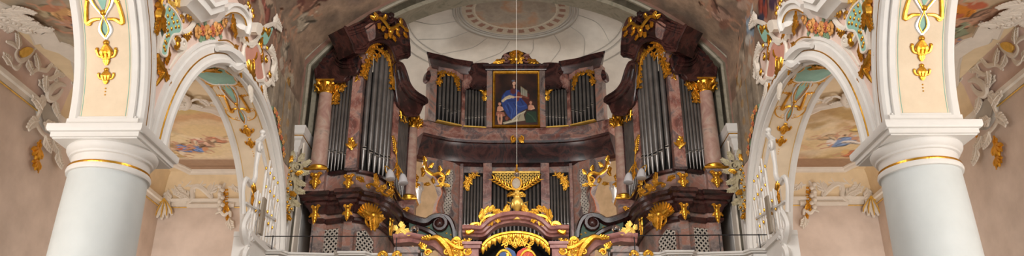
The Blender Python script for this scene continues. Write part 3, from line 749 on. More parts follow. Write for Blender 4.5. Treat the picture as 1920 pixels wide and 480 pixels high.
for k, rows in ((1, dict(loop=(0, 73), t1=(80, 125), t2=(131, 160), dots=(166, 178), top=-60)), (2, dict(loop=(178, 232), t1=(236, 256), t2=(260, 278), dots=(283, 292), top=150))):
    S, R = soffit(k)
    f = lambda py: solve(k, py)
    a0, a1 = f(rows['loop'][1]), f(rows['loop'][0]); L = a1 - a0; w = .20 if k == 1 else .15
    nm = 'first' if k == 1 else 'second'
    root = empty('ribbon_ornament', S(XM, a0), 'gold and white ribbon loops with turquoise eyes under the %s left arch' % ('near' if k == 1 else 'far'), 'stucco ornament', 'ribbon ornaments under the arches')
    m = M(); m.plate(S, [(XM, a0 + L * .1), (XM - w * .33, a0 + L * .3), (XM, a0 + L * .52), (XM + w * .33, a0 + L * .3)], .004, .014, 4)
    m.plate(S, [(XM - w * .3, a1), (XM, a1 - L * .25), (XM + w * .3, a1), (XM + w * .5, a1 + L * .35), (XM, a1 + L * .6), (XM - w * .5, a1 + L * .35)], .004, .014, 4)
    build('turquoise_inlay', m, 'turq', root)
    m = M()
    for sg in (-1, 1):
        m.stroke(S, [(XM, a0), (XM + sg * w * .42, a0 + L * .25), (XM - sg * w * .1, a0 + L * .62), (XM - sg * w * .75, a0 + L * .95), (XM - sg * w * .9, a1 + L * .3), (XM - sg * w * .4, a1 + L * .65), (XM, a1 + L * .75)], [.026, .03, .03, .03, .02], .8, .01)
    build('silver_ribbon', m, 'silver', root)
    m = M()
    for sg in (-1, 1):
        m.stroke(S, [(XM, a0 + L * .04), (XM + sg * w * .28, a0 + L * .26), (XM - sg * w * .02, a0 + L * .6), (XM - sg * w * .6, a0 + L * .95), (XM - sg * w * .72, a1 + L * .3)], [.010, .012], 1, .035)
        m.stroke(S, [(XM + sg * w * .25, a0 + L * .52), (XM + sg * w * .8, a0 + L * .5), (XM + sg * w * 1.3, a0 + L * .42), (XM + sg * w * 1.2, a0 + L * .8), (XM + sg * w * 1.05, a0 + L * 1.0)], [.02, .03, .035, .03, .03], .9, .02)
        m.spiral(S, (XM + sg * w * 1.2, a0 + L * .42), .04, 0, sg * 1.2, .018, .02)
        m.spiral(S, (XM + sg * w * 1.05, a0 + L * .98), .035, 0, -sg * 1.2, .014, .02)
        if k == 2:
            m.cscroll(S, (XM + sg * .06, a1 + L * .2), (XM + sg * .3, a1 + L * .9), sg * .12, .022)
            m.leaf(S, (XM + sg * .1, a0 + L * .9), PI / 2 - sg * .9, .28, .09, -sg * .8)
            m.cscroll(S, (XM + sg * .34, a1 + L * .8), (XM + sg * .1, a1 + L * 1.5), sg * .14, .02); m.cscroll(S, (XM + sg * .1, a0 + L * .1), (XM + sg * .3, a0 + L * .5), -sg * .1, .016); m.leaf(S, (XM + sg * .3, a1 + L * .3), PI / 2 - sg * .2, .24, .09, sg * .8)
    m.dome(S, (XM, a0 + L * .68), .05, .02, 8)
    build('gilt_scroll', m, 'gold', root)
    mirror(root, root['label'].replace('left', 'right'))
    for i, key in enumerate(('t1', 't2')):
        m = M(); tassel(m, S, XM, f(rows[key][1]), f(rows[key][0]), .15 if i == 0 else .12)
        if i == 1:
            d0, d1 = f(rows['dots'][0]), f(rows['dots'][1])
            for q in range(3): m.dome(S, (XM, d0 + (d1 - d0) * q / 2), .013, .01, 6)
        single('flower_drop', m, ['gold'], '%s gilded bellflower drop under the %s left arch' % ('upper' if i == 0 else 'lower', 'near' if k == 1 else 'far'), 'stucco ornament', 'gilded bellflower drops')
S, R = soffit(2)
# cartouche high on the second arch soffit (turquoise field in gilt scrolls)
root = empty('turquoise_cartouche', S(XM, solve(2, 150)), 'turquoise cartouche with gilt leaves across the crown of the far left arch', 'stucco ornament', 'arch crown cartouches')
v0, v1 = solve(2, 152), solve(2, 110)
m = M(); m.plate(S, [(XA + .1, v1), (XM, v1 + .12), (XN - .1, v1 - .02), (XN - .05, (v0 + v1) / 2), (XN - .15, v0), (XM, v0 - .1), (XA + .18, v0), (XA + .06, (v0 + v1) / 2)], .004, .03, 4); build('field', m, 'turq', root)
m = M()
m.stroke(S, [(XA + .1, v1), (XM, v1 + .12), (XN - .1, v1 - .02), (XN - .05, (v0 + v1) / 2), (XN - .15, v0), (XM, v0 - .1), (XA + .18, v0), (XA + .06, (v0 + v1) / 2), (XA + .1, v1)], [.028], .9, .02); build('rim', m, 'white2', root)
m = M()
for sg in (-1, 1):
    m.leaf(S, (XM, (v0 + v1) / 2), PI / 2 - sg * 1.2, .34, .16, sg * .6, 4, .05)
    m.leaf(S, (XM, (v0 + v1) / 2), -PI / 2 - sg * 1.2, .3, .15, sg * .6, 4, .05)
    m.cscroll(S, (XM + sg * .05, v0 - .12), (XM + sg * .36, v0 - .02), -sg * .07, .02, None, .02)
    m.cscroll(S, (XM + sg * .05, v1 + .16), (XM + sg * .36, v1 + .05), sg * .07, .02, None, .02)
    m.leaf(S, (XM + sg * .36, v1 + .1), PI / 2, .3, .1, sg * 1, 4, .01)
for sg in (-1, 1):
    for t in range(4):
        a_ = v0 - .12 + (v1 - v0 + .2) * t / 4; m.cscroll(S, (XM + sg * .36, a_), (XM + sg * .38, a_ + (v1 - v0 + .2) / 4), sg * .05, .016, None, .03)
build('gilt_leaf', m, 'gold', root)
mirror(root, root['label'].replace('left', 'right'))

# ---- spandrel between the arches: chequered turquoise shell field, big scrolls
W = lambda pts, h=0.0: tr(Winv, pts, h)
root = empty('diaper_cartouche', Swall(*W([(310, 130)])[0]), 'turquoise shell cartouche studded with gold in the left spandrel between the arches', 'stucco ornament', 'spandrel cartouches')
fld = W([(312, 8), (326, 22), (338, 45), (336, 62), (322, 66), (314, 84), (310, 104), (300, 100), (302, 80), (308, 62), (309, 40), (305, 24)], .05)
m = M(); m.plate(Swall, fld, .0, .07, 3); build('field', m, 'turq', root)
m = M(); m.stroke(Swall, fld + [fld[0]], [.03, .022], .9, .06); m.cscroll(Swall, *W([(318, 60), (350, 88)], .05), -.12, .05, .11, .03)
m.stroke(Swall, W([(340, 45), (344, 60), (356, 55), (366, 40), (362, 26), (350, 24), (344, 32)], .05), [.03, .05, .05, .03, .03], .9, .03)
m.stroke(Swall, W([(298, 100), (300, 70), (296, 50)], .05), [.03, .05, .02], .9, .03)
m.stroke(Swall, W([(352, 90), (336, 108), (322, 130)], .05), [.05, .03, .02], .9, .0)
build('white_scroll', m, 'white2', root)
m = M()
for a, b in ((315, 18), (323, 27), (312, 30), (320, 34), (330, 40), (314, 44), (323, 42), (333, 50), (319, 54), (327, 51), (312, 57), (314, 66), (310, 68), (307, 78), (309, 81), (305, 88), (307, 94)): m.dome(Swall, W([(a, b)], .05)[0], .038, .06, 7)
m.stroke(Swall, W([(296, 8), (302, 18), (298, 30), (300, 38)], .05), [.05, .09, .1, .05], .8, .04)
for a, b, an in ((300, 12, 2), (303, 25, -1), (300, 36, -2)): m.leaf(Swall, W([(a, b)], .05)[0], an, .3, .16, .6, 4, .06)
m.spiral(Swall, W([(356, 31)], .05)[0], .12, 0, 1.6, .03, .05); m.spiral(Swall, W([(332, 83)], .05)[0], .12, 1, 1.4, .035, .05); m.dome(Swall, W([(331, 84)], .05)[0], .075, .05, 8)
m.cscroll(Swall, *W([(340, 28), (346, 42)], .05), .05, .018, None, .04)
m.leaf(Swall, W([(345, 66)], .05)[0], 0.4, .35, .16, .8, 4, .04); m.leaf(Swall, W([(318, 88)], .05)[0], -1.2, .3, .14, -.8, 4, .03)
for i in range(6): p = W([(298 + 3 * i, 106 + 6 * i)], .03)[0]; m.leaf(Swall, p, -PI / 2 + (.9 if i % 2 else -.7), .26, .13, .7 if i % 2 else -.7, 4, .02)
m.stroke(Swall, W([(296, 100), (300, 120), (308, 135), (300, 150), (294, 160)], .03), [.03, .05, .04, .02], .9, .02)
build('gilt_scroll', m, 'gold', root)
m = M()
m.stroke(Swall, W([(338, 4), (345, 14), (357, 12), (352, 2), (340, -8)], .05), [.03, .05, .03], .9, .03)
m.leaf(Swall, W([(330, 12)], .05)[0], 1.3, .45, .2, -1, 5, .03); m.leaf(Swall, W([(318, -2)], .05)[0], -.6, .4, .2, 1, 5, .03)
build('acanthus', m, 'gold2', root)
mirror(root, root['label'].replace('left', 'right'))
# flower garland over the second arch
def garland(name, pts, r, label, grp, leaves=2, S=Swall, invf=None, dens=.16, hh=.04):
    m = M(); P = cr([V(p) for p in pts], 8); L = 0; last = -1; rs = random.Random(len(label)); k = 0
    for i in range(1, len(P)):
        L += (P[i] - P[i - 1]).length
        if L > dens:
            L = 0; k += 1
            for q in range(leaves):
                m.m = 2; a = rs.uniform(0, 2 * PI); m.leaf(S, (P[i].x, P[i].y), a, r * 1.9, r * .9, rs.uniform(-1, 1), 3, hh * .3)
            c = (P[i].x + rs.uniform(-.3, .3) * r, P[i].y + rs.uniform(-.3, .3) * r)
            m.m = k % 2; m.flower(S, c, r * rs.uniform(.8, 1.15), hh, 6, mc=3)
    return single(name, m, ['orange', 'yellow', 'leaf', 'gold'], label, 'garland', grp)
garland('flower_garland', W([(362, 68), (375, 62), (388, 60), (402, 60), (416, 50), (428, 38)], .05), .125, 'garland of orange and yellow roses over the crown of the left arch', 'rose garlands on the nave walls', dens=.2)
garland('flower_garland', W([(512, 200), (519, 212), (523, 226), (524, 244), (528, 258), (533, 270), (531, 284), (536, 296)], .05), .085, 'thin trail of orange roses down the left pier beside the arch', 'rose trails on the piers', 1, dens=.16)
# second pink cartouche over the pier
root = empty('pink_cartouche', Swall(*W([(480, 155)])[0]), 'pink and turquoise cartouche in white and gilt rocaille over the left pier', 'stucco ornament', 'pier cartouches')
fld = W([(460, 82), (470, 88), (480, 82), (488, 100), (491, 124), (494, 148), (482, 152), (470, 150), (462, 146), (460, 130), (457, 110), (456, 92)], .05)
m = M(); m.plate(Swall, fld, .0, .06, 3); build('pink_field', m, 'rose', root)
m = M(); m.plate(Swall, W([(492, 62), (510, 52), (506, 66), (500, 80), (494, 84), (488, 74)], .05), 0, .07, 3); build('turquoise_field', m, 'turq', root)
m = M()
m.stroke(Swall, fld + [fld[0]], [.045], .9, .05)
m.stroke(Swall, W([(455, 98), (452, 118), (446, 128), (438, 132), (428, 124)], .05), [.05, .10, .12, .08, .04], .9, .05)
m.stroke(Swall, W([(454, 70), (462, 82), (476, 80), (488, 66)], .05), [.04, .07, .06, .04], .9, .04)
m.stroke(Swall, W([(486, 60), (500, 50), (514, 44), (524, 36)], .05), [.04, .06, .05, .02], .9, .04)
m.stroke(Swall, W([(498, 88), (510, 100), (516, 118), (512, 134), (516, 146)], .05), [.04, .08, .09, .05], .9, .03)
m.stroke(Swall, W([(490, 150), (500, 160), (508, 150), (503, 142)], .05), [.05, .07, .05, .03], .9, .04)
m.stroke(Swall, W([(452, 78), (450, 50), (452, 30), (458, 16), (468, 12), (470, 30), (466, 45), (455, 55)], .05), [.04, .06, .06, .05, .05, .06, .03], .9, .04)
m.plate(Swall, W([(474, 42), (484, 50), (478, 66), (470, 60)], .05), 0, .16, 2)
for a, b, an, bd in ((512, 48, .9, .4), (518, 42, .3, -.4), (506, 92, .4, -.8), (510, 108, .2, -.9), (512, 124, .0, -.9), (506, 134, -.6, .9), (494, 156, -.9, .8), (470, 152, -1.2, .6), (458, 132, 2.6, .8)): m.leaf(Swall, W([(a, b)], .05)[0], an, .42, .22, bd, 5, .04)
build('white_rocaille', m, 'white2', root)
m = M()
for a, b in ((465, 12), (470, 20), (472, 30), (468, 38), (462, 6), (496, 56), (498, 90)): m.dome(Swall, W([(a, b)], .05)[0], .05, .08, 7, ry=.06)
m.stroke(Swall, W([(480, 98), (478, 108), (473, 114)], .05), [.012, .03, .012], 1, .07)
for a, b, an in ((450, 40, 1.2), (444, 52, -2.2), (452, 64, .8), (440, 60, 3), (486, 58, .4), (490, 70, -1.8), (498, 62, .5), (490, 92, -1.5), (458, 66, -.6), (436, 20, .5), (444, 86, -2.2), (450, 146, 2.2), (462, 138, .6), (472, 136, 1.5), (478, 152, -.6), (488, 160, -1.2)): m.leaf(Swall, W([(a, b)], .05)[0], an, .3, .14, .8, 4, .07)
m.shell(Swall, W([(466, 148)], .05)[0], 1.4, .42, 7, 2.0, .06)
for a, b, r in ((452, 58, .09), (445, 45, .1), (462, 100 - 20, .07), (486, 84, .07), (498, 112, .09), (505, 140, .08), (440, 96, .09)): m.spiral(Swall, W([(a, b)], .05)[0], r, a, 1.5, .02, .07)
build('gilt_scroll', m, 'gold', root)
mirror(root, root['label'].replace('left', 'right'))
# broken scrolled hood above the garland
root = empty('scrolled_hood', Swall(*W([(380, 40)])[0]), 'white scrolled hood moulding above the rose garland on the left wall', 'stucco ornament', 'scrolled hoods')
m = M(); pr = [(-.16, 0), (-.15, .12), (-.08, .17), (-.05, .24), (.04, .25), (.06, .30), (.12, .30), (.14, 0)]
m.mould(Swall, cr(W([(408, 26), (420, 18), (434, 20), (444, 30), (450, 44), (446, 60)], .1), 5), pr, False, 1)
m.mould(Swall, W([(345, -8), (362, 10), (372, 22), (398, 14)], .1), [(o * 1.2, h * 1.3) for o, h in pr], False, 1)
m.stroke(Swall, W([(405, 92), (424, 92), (440, 104), (449, 118), (440, 128), (430, 122)], .1), [.05, .09, .12, .12, .08, .04], .9, .12)
build('hood_moulding', m, 'white', root)
m = M(); m.stroke(Swall, cr(W([(408, 30), (420, 24), (434, 26), (444, 36), (448, 48)], .1), 3), [.015], 1, .25); m.leaf(Swall, W([(426, 26)], .1)[0], -1, .4, .16, 1, 4, .2)
m.stroke(Swall, W([(408, 76), (424, 76), (436, 84), (443, 94)], .1), [.014], 1, .12)
build('gilt_line', m, 'gold', root)
mirror(root, root['label'].replace('left', 'right'))
# capital bracket on the pier below the impost
PS, PI_ = frame((0, 18.26, 0), (1, 0, 0), (0, -1, 0))
root = empty('pier_bracket', PS(*PI_(552, 400)), 'white and gilt rocaille bracket under the left impost cornice', 'stucco ornament', 'impost brackets')
m = M()
q = tr(PI_, [(537, 296), (546, 312), (552, 330), (556, 352), (548, 372), (542, 400), (538, 416)])
m.stroke(PS, q, [.07, .09, .09, .08, .07, .05, .03], .8, .02)
rb_ = random.Random(3)
for i in range(26): p = PI_(545 + 7 * math.sin(i * .9) , 300 + i * 4.3); m.leaf(PS, p, rb_.uniform(0, 6.28), .17, .1, rb_.uniform(-1, 1), 4, .1)
for a, b, an in ((536, 300, 2.4), (548, 304, 1.3), (560, 306, .8), (566, 312, .2), (562, 324, -.4), (558, 340, -.8), (556, 356, -.7), (550, 376, -1.0), (540, 330, -2.3), (540, 360, -2.2)): m.leaf(PS, PI_(a, b), an, .26, .13, .8, 5, .08)
m.spiral(PS, PI_(560, 316), .14, 2, 1.6, .035, .1)
build('acanthus', m, 'leafgrey', root)
m = M()
for i in range(16): p = PI_(541 + 8 * math.sin(i * 1.7) * .5 + 4, 318 + i * 6.4); m.dome(PS, p, .035, .12, 6)
for a, b, an in ((545, 310, 1), (556, 330, 0), (548, 362, -1), (543, 388, -2), (541, 405, -1.2)): m.leaf(PS, PI_(a, b), an, .2, .1, .8, 4, .16)
build('gilt_leaf', m, 'gold', root)
mirror(root, root['label'].replace('left', 'right'))
m = M()
# ---- aisle end wall and outer wall ornaments
ES, EI = frame((0, YW - .04, 0), (1, 0, 0), (0, -1, 0))
root = empty('corner_rocaille', ES(*EI(310, 400)), 'white rocaille spray with a gilt shell drop in the far corner of the left aisle', 'stucco ornament', 'aisle corner sprays')
m = M()
m.stroke(ES, tr(EI, [(352, 384), (362, 372), (362, 356), (372, 350), (386, 358), (398, 372), (398, 360)]), [0.036, 0.072, 0.086, 0.101, 0.086, 0.050, 0.022], .55, .05)
m.stroke(ES, tr(EI, [(345, 352), (358, 350), (366, 358), (362, 366)]), [0.036, 0.050, 0.043, 0.022], .55, .06)
m.stroke(ES, tr(EI, [(300, 350), (315, 340), (330, 336), (340, 345), (332, 360), (320, 352)]), [0.036, 0.086, 0.101, 0.086, 0.072, 0.029], .55, .05)
m.stroke(ES, tr(EI, [(325, 330), (336, 338), (345, 330)]), [0.036, 0.065, 0.029], .55, .05)
for a, b, an in ((300, 345, 2.8), (310, 338, 2.2), (322, 332, 1.6), (334, 335, 1.0), (350, 352, .8), (345, 346, 2.0), (318, 358, -1.8), (330, 350, -1), (356, 374, 2.4), (374, 352, .9), (392, 366, 1.0), (305, 356, -2.6)): m.leaf(ES, EI(a, b), an, .5, .24, .8, 5, .06)
build('white_scroll', m, 'white2', root)
m = M()
m.shell(ES, EI(311, 374), -PI / 2, .60, 5, 1.05, .04); m.stroke(ES, tr(EI, [(316, 368), (311, 380), (308, 408)]), [0.029, 0.043, 0.022], .55, .06)
build('pale_shell', m, 'white2', root)
m = M(); q0 = EI(311, 374)
for k in range(-2, 3): m.stroke(ES, [q0, (q0[0] + .12 * k, q0[1] - .32), (q0[0] + .145 * k, q0[1] - .56 + abs(k) * .05)], [.012, .02, .012], 1, .12)
build('gilt_rib', m, 'gold2', root)
mirror(root, root['label'].replace('left', 'right'))
m = M(); m.mould(ES, tr(EI, [(352, 384), (440, 384)]), [(-.09, 0), (-.08, .05), (.0, .07), (.06, .04), (.07, 0)]); trim(m, ['white2'])
root = empty('drapery_pendant', ES(*EI(426, 400)), 'white stucco drapery pendant edged in gold beside the left arch', 'stucco ornament', 'drapery pendants')
m = M()
m.stroke(ES, tr(EI, [(424, 345), (416, 360), (415, 380), (412, 395)]), [0.043, 0.079, 0.079, 0.043], .55, .08)
for i in range(7): m.dome(ES, EI(415 + (i % 2) * 5, 352 + i * 7), .07, .12, 7)
m.stroke(ES, tr(EI, [(420, 346), (432, 338), (440, 342), (436, 352), (428, 350)]), [0.036, 0.065, 0.058, 0.036], .55, .06)
m.stroke(ES, tr(EI, [(405, 402), (415, 398), (422, 404), (432, 398), (434, 408)]), [0.029, 0.050, 0.050, 0.029], .55, .06)
for a, b, an in ((432, 336, 1.6), (428, 330, 2.4), (438, 346, -1), (432, 410, -1.5)): m.leaf(ES, EI(a, b), an, .35, .18, .8, 4, .06)
build('white_drapery', m, 'white2', root)
m = M()
for i in range(5): m.cscroll(ES, EI(427, 356 + i * 9), EI(427, 365 + i * 9), -.09, .03, None, .06)
m.leaf(ES, EI(428, 404), -1.5, .25, .1, .5, 4, .05); m.leaf(ES, EI(424, 385), -1.2, .25, .12, .5, 4, .1)
build('gilt_edge', m, 'gold', root)
mirror(root, root['label'].replace('left', 'right'))
m = M(); pts = [(365, 324), (378, 332), (390, 334), (402, 340), (414, 346)]
for i in range(len(pts) - 1): m.cscroll(ES, EI(*pts[i]), EI(*pts[i + 1]), .06, .02, None, .02)
m.leaf(ES, EI(410, 352), -1, .2, .1); single('gilt_tendril', m, ['gold2'], 'gilt tendril under the fresco frame on the left aisle end wall', 'stucco ornament', 'gilt tendrils')
# outer wall (plane x = XO)
OS = lambda u, v, h=0.0: V((XO + .1 + h, u, v))
def OI(px, py, h=0.0): p = PX(px, py, XO + .1 + h); return (p.y, p.z)
def oo(l): return tr(OI, l)
root = empty('wall_rocaille', OS(*OI(80, 220)), 'pale rocaille with a gilt drop hanging on the left aisle wall', 'stucco ornament', 'aisle wall rocailles')
m = M()
m.stroke(OS, oo([(118, 160), (106, 158), (92, 166), (84, 180), (92, 186), (104, 180), (112, 168)]), [0.031, 0.074, 0.099, 0.087, 0.062, 0.037], .55, .06)
m.stroke(OS, oo([(80, 196), (72, 210), (66, 230), (76, 250), (96, 266), (104, 284)]), [0.031, 0.056, 0.050, 0.037, 0.025, 0.012], .55, .03)
for a, b, an in ((120, 158, .4), (100, 158, 1.8), (88, 172, 2.8), (84, 184, -2.4), (98, 186, -1), (74, 206, 2.6), (68, 226, -2.6), (80, 254, -.8), (94, 262, -.6), (104, 282, -1), (78, 230, 0)): m.leaf(OS, OI(a, b), an, .42, .2, .8, 5, .04)
build('white_scroll', m, 'white2', root)
m = M(); m.plate(OS, oo([(84, 192), (98, 206), (108, 232), (104, 250), (92, 246), (80, 226), (76, 206)]), -.1, .03, 3); build('grey_field', m, 'vaultline', root)
m = M()
m.shell(OS, OI(72, 276), -1.7, .3, 5, 1.8, .02); m.shell(OS, OI(70, 300), -1.7, .24, 5, 1.8, .02); m.leaf(OS, OI(74, 262), -1.6, .3, .14, .3, 4, .02); m.leaf(OS, OI(72, 312), -1.6, .15, .06, .3, 4, .02)
m.leaf(OS, OI(110, 240), -1.5, .4, .1, .3, 4, .02)
build('gilt_drop', m, 'gold', root)
mirror(root, root['label'].replace('left', 'right'))
root = empty('frieze_rocaille', OS(*OI(40, 140)), 'white scrollwork on the pink frieze above the left aisle cornice', 'stucco ornament', 'frieze scrollwork')
m = M()
for c_ in ([(22, 92), (18, 104), (26, 114), (40, 108), (50, 98), (54, 90)], [(46, 140), (60, 130), (76, 132), (86, 122), (96, 128), (92, 140)], [(10, 122), (20, 128), (30, 118)], [(70, 142), (84, 148), (98, 140), (112, 134), (124, 142)], [(0, 78), (12, 82), (22, 92)], [(100, 118), (108, 108), (120, 112), (124, 124)]):
    m.stroke(OS, oo(c_), [0.025, 0.050, 0.056, 0.043, 0.025], .55, .12)
for a, b, an in ((22, 92, 1.8), (40, 110, -.8), (54, 92, 1), (60, 132, 2), (84, 124, 1.2), (96, 132, 0), (76, 142, -1.5), (110, 134, 1.2), (124, 142, -.6), (10, 124, 2.6), (104, 112, 1.6), (120, 116, 0)): m.leaf(OS, OI(a, b), an, .34, .17, .8, 5, .12)
build('white_scroll', m, 'white2', root)
m = M(); m.plate(OS, oo([(26, 96), (38, 88), (50, 92), (44, 102), (30, 108)]), .1, .14, 2); m.leaf(OS, OI(104, 113), .5, .3, .14, 1, 4, .2); m.cscroll(OS, OI(96, 122), OI(108, 120), .1, .02, None, .2); build('gilt_field', m, 'gold2', root)
mirror(root, root['label'].replace('left', 'right'))
# clump on the near ceiling frame
CS = lambda u, v, h=0.0: Sc(u, v, h + .02)
m = M()
for a, b, an in ((8, 30, 1), (20, 22, .3), (30, 34, -.4), (44, 40, -.2), (56, 46, -.5), (66, 48, 0), (10, 8, 1), (24, 8, .4), (36, 30, .6), (0, 20, 2), (14, 34, 2.4), (26, 26, 2), (40, 46, -1.4), (4, 14, .4)): m.leaf(CS, Cinv(a, b), an - .6, .42, .2, 1.3, 7, .1)
for a, b in ((12, 24), (30, 30), (50, 44), (4, 36)): m.spiral(CS, Cinv(a, b), .12, a, 1.5, .04, .12)
m.stroke(CS, tr(Cinv, [(-10, 25), (10, 30), (30, 38), (50, 48), (70, 52)]), [0.050, 0.074, 0.062, 0.025], .55, .1)
single('frame_acanthus', m, ['white2'], 'white acanthus clump breaking over the ceiling fresco frame of the left aisle', 'stucco ornament', 'acanthus clumps')
m = M()
m.stroke(CS, tr(Cinv, [(318, 198), (330, 180), (345, 172), (356, 186), (350, 198), (336, 196)]), [0.031, 0.074, 0.074, 0.062, 0.043, 0.019], .55, .08)
m.stroke(CS, tr(Cinv, [(350, 190), (370, 180), (390, 188), (404, 184)]), [0.031, 0.043, 0.037, 0.019], .55, .06); m.stroke(CS, tr(Cinv, [(350, 130), (358, 138), (352, 144)]), [0.012, 0.025, 0.012], .55, .0)
for a, b, an in ((320, 200, -2), (345, 172, 1.5), (352, 192, 0), (338, 200, -1), (375, 180, 1), (395, 186, .4), (358, 138, 0)): m.leaf(CS, Cinv(a, b), an, .34, .17, .8, 5, .06)
single('fresco_crest', m, ['white2'], 'white scroll crest on top of the ceiling fresco seen through the left arch', 'stucco ornament', 'fresco crests')
# ================================================================== ORGAN
def pipe(parent, S, u, r, z_foot, z_mouth, z_top, n=0.0, lip=True, name='organ_pipe', K=14):
    """metal flue pipe: conical foot, mouth with lips, cylindrical body, at (u, n) on the bay frame"""
    c = S(u, 0, n); m = M(); m.m = 0
    m.lathe((c.x, c.y, 0), [(r * .22, z_foot), (r * .3, z_foot + .02), (r * .98, z_mouth - .02), (r * 1.0, z_mouth), (r, z_top - .01), (r * .86, z_top)], K)
    f = (S(u, 0, n + .1) - c); f.z = 0; f.normalize(); s = V((-f.y, f.x, 0)); hm = min(r * 1.6, .17)
    m.m = 1
    def lipbox(z0, z1, w, d0, d1):
        q = []
        for z, ww in ((z0, w), (z1, w)):
            q += [[c + s * a * ww + f * b + V((0, 0, z)) for a, b in ((-1, d0), (1, d0), (1, d1), (-1, d1))]]
        m.loft(q)
    lipbox(z_mouth - .012, z_mouth + .014, r * .72, r * .5, r * 1.1)
    lipbox(z_mouth + hm * .55, z_mouth + hm * .68, r * .72, r * .5, r * 1.06)
    m.m = 2; lipbox(z_mouth + .014, z_mouth + hm * .55, r * .62, r * .5, r * 1.015)
    return build(name, m, ['pipe', 'pipemouth', 'black'], parent, smooth=40)
def fret(m, S, P, w, sd=0, h=.02, dens=1.0, sides=(1, -1)):
    w *= .72; dens *= 1.1
    """gilded fretwork running along a path: stem with curling offshoots and leaves"""
    rs = random.Random(sd); Q = cr([V(p) for p in P], 8)
    m.stroke(S, [tuple(q) for q in Q], [w * .12, w * .16, w * .12], .9, h, 1, 6, smooth=False)
    acc = 0; k = 0
    for i in range(1, len(Q)):
        d = Q[i] - Q[i - 1]; acc += d.length
        if acc < w * .42 / dens: continue
        acc = 0; k += 1; t = math.atan2(d.y, d.x)
        for sg in sides:
            if rs.random() < .12: continue
            a = t + sg * rs.uniform(.6, 1.3); c = Q[i]
            if (k + (sg > 0)) % 2:
                r = w * rs.uniform(.2, .3); e = c + V((math.cos(a), math.sin(a))) * r * 1.7
                m.stroke(S, [c, c.lerp(e, .5) + V((math.cos(t), math.sin(t))) * r * .5, e], [w * .07, w * .09], .9, h, 3)
                m.spiral(S, e, r, a, sg * 1.2, w * .07, h)
            else: m.leaf(S, c, a, w * rs.uniform(.6, .9), w * .34, sg * rs.uniform(-.9, .9), 3, h)
def lattice(m, S, poly, step, w, h=.02, n0=0):
    """diagonal lattice clipped to a polygon"""
    xs = [p[0] for p in poly]; ys = [p[1] for p in poly]; P = [tuple(p) for p in poly]
    for sg in (1, -1):
        c0 = min(y - sg * x for x, y in P); c1 = max(y - sg * x for x, y in P); c = c0 + step * .5
        while c < c1:
            seg = []; N = 80; on = None
            x0, x1 = min(xs), max(xs)
            for i in range(N + 1):
                x = x0 + (x1 - x0) * i / N; y = c + sg * x; ins = inpoly(P, x, y)
                if ins and on is None: on = (x, y)
                if (not ins or i == N) and on is not None:
                    q = (x, y)
                    if abs(q[0] - on[0]) > 0.02: seg.append((on, q))
                    on = None
            for a, b in seg:
                d = V(b) - V(a); nn = V((-d.y, d.x)).normalized() * w
                m.loft([[S(a[0] + nn.x * e, a[1] + nn.y * e, h + g) for e, g in ((-1, 0), (1, 0), (1, .018), (-1, .018))], [S(b[0] + nn.x * e, b[1] + nn.y * e, h + g) for e, g in ((-1, 0), (1, 0), (1, .018), (-1, .018))]])
            c += step
def edge_mould(m, S, path, r=.04, h=0.0): m.stroke(S, path, [r], 1, h, 1, 8, smooth=False)
def plan(path, prof, mat, name, parent, side=-1, label=None, smooth=35):
    m = M(); sweep_plan(m, path, prof, side); return build(name, m, mat, parent, smooth=smooth, label=label)
def poly_prism(m, pl, z0, z1):
    m.plate(lambda u, v, h=0.0: V((u, v, h)), pl, z0, z1)

O, A_, B_, C_ = (-4.86, 18.72), (-3.98, 18.42), (-3.16, 19.32), (-2.93, 20.95)
ZBL, ZB, ZA, ZCAP = 6.12, 6.59, 7.17, 9.62
T = empty('organ_tower', (-4.0, 19.5, 3.55), 'tall organ pipe tower left of the centre case, crowned by a broken scroll pediment', 'organ', 'organ towers')
# plan of the tower front
def bow(p0, p1, b, n=8):
    d = V((p1[0] - p0[0], p1[1] - p0[1])); nn = V((d.y, -d.x)).normalized()
    return [(p0[0] + d.x * i / n + nn.x * b * 4 * (i / n) * (1 - i / n), p0[1] + d.y * i / n + nn.y * b * 4 * (i / n) * (1 - i / n)) for i in range(n + 1)]
front = [(-4.98, 21.3), (-4.98, 18.72), (-4.6, 18.66), (-4.56, 18.74), (-4.16, 18.60), (-4.13, 18.5), (-3.86, 18.46)] + bow((-3.84, 18.58), (-3.2, 19.4), .13) + [(-3.14, 19.7), (-3.1, 20.72), (-2.78, 20.78), (-2.76, 21.3)]
cen = V((-4.1, 20.6))
def inset(pts, d):
    out = []
    for i, p in enumerate(pts):
        a = V(pts[max(i - 1, 0)]); b = V(pts[min(i + 1, len(pts) - 1)]); t = (b - a).normalized(); n = V((-t.y, t.x)); out.append((p[0] + n.x * d, p[1] + n.y * d))
    return out
body = inset(front, .10)
m = M(); poly_prism(m, body, 3.55, ZBL); build('lower_case', m, 'greymarble', T)
m = M(); poly_prism(m, inset(front, .06), ZB - .02, ZA - .06); build('pedestal_zone', m, 'greymarble', T)
plan(front, [(-.3, ZBL - .02), (-.04, ZBL - .02), (.0, ZBL + .05), (.02, ZBL + .10), (.10, ZBL + .16), (.11, ZBL + .22), (.17, ZBL + .25), (.18, ZBL + .33), (.24, ZBL + .37), (.25, ZBL + .44), (.22, ZB), (-.3, ZB)], 'dark', 'main_cornice', T)
plan(front, [(-.3, ZA - .08), (-.02, ZA - .08), (.03, ZA - .06), (.05, ZA - .01), (.04, ZA), (-.3, ZA)], 'dark', 'ledge', T)
plan(front, [(-.2, 5.86), (-.05, 5.86), (-.01, 5.9), (.0, 5.96), (-.05, 5.99), (-.2, 5.99)], 'dark', 'string_course', T)
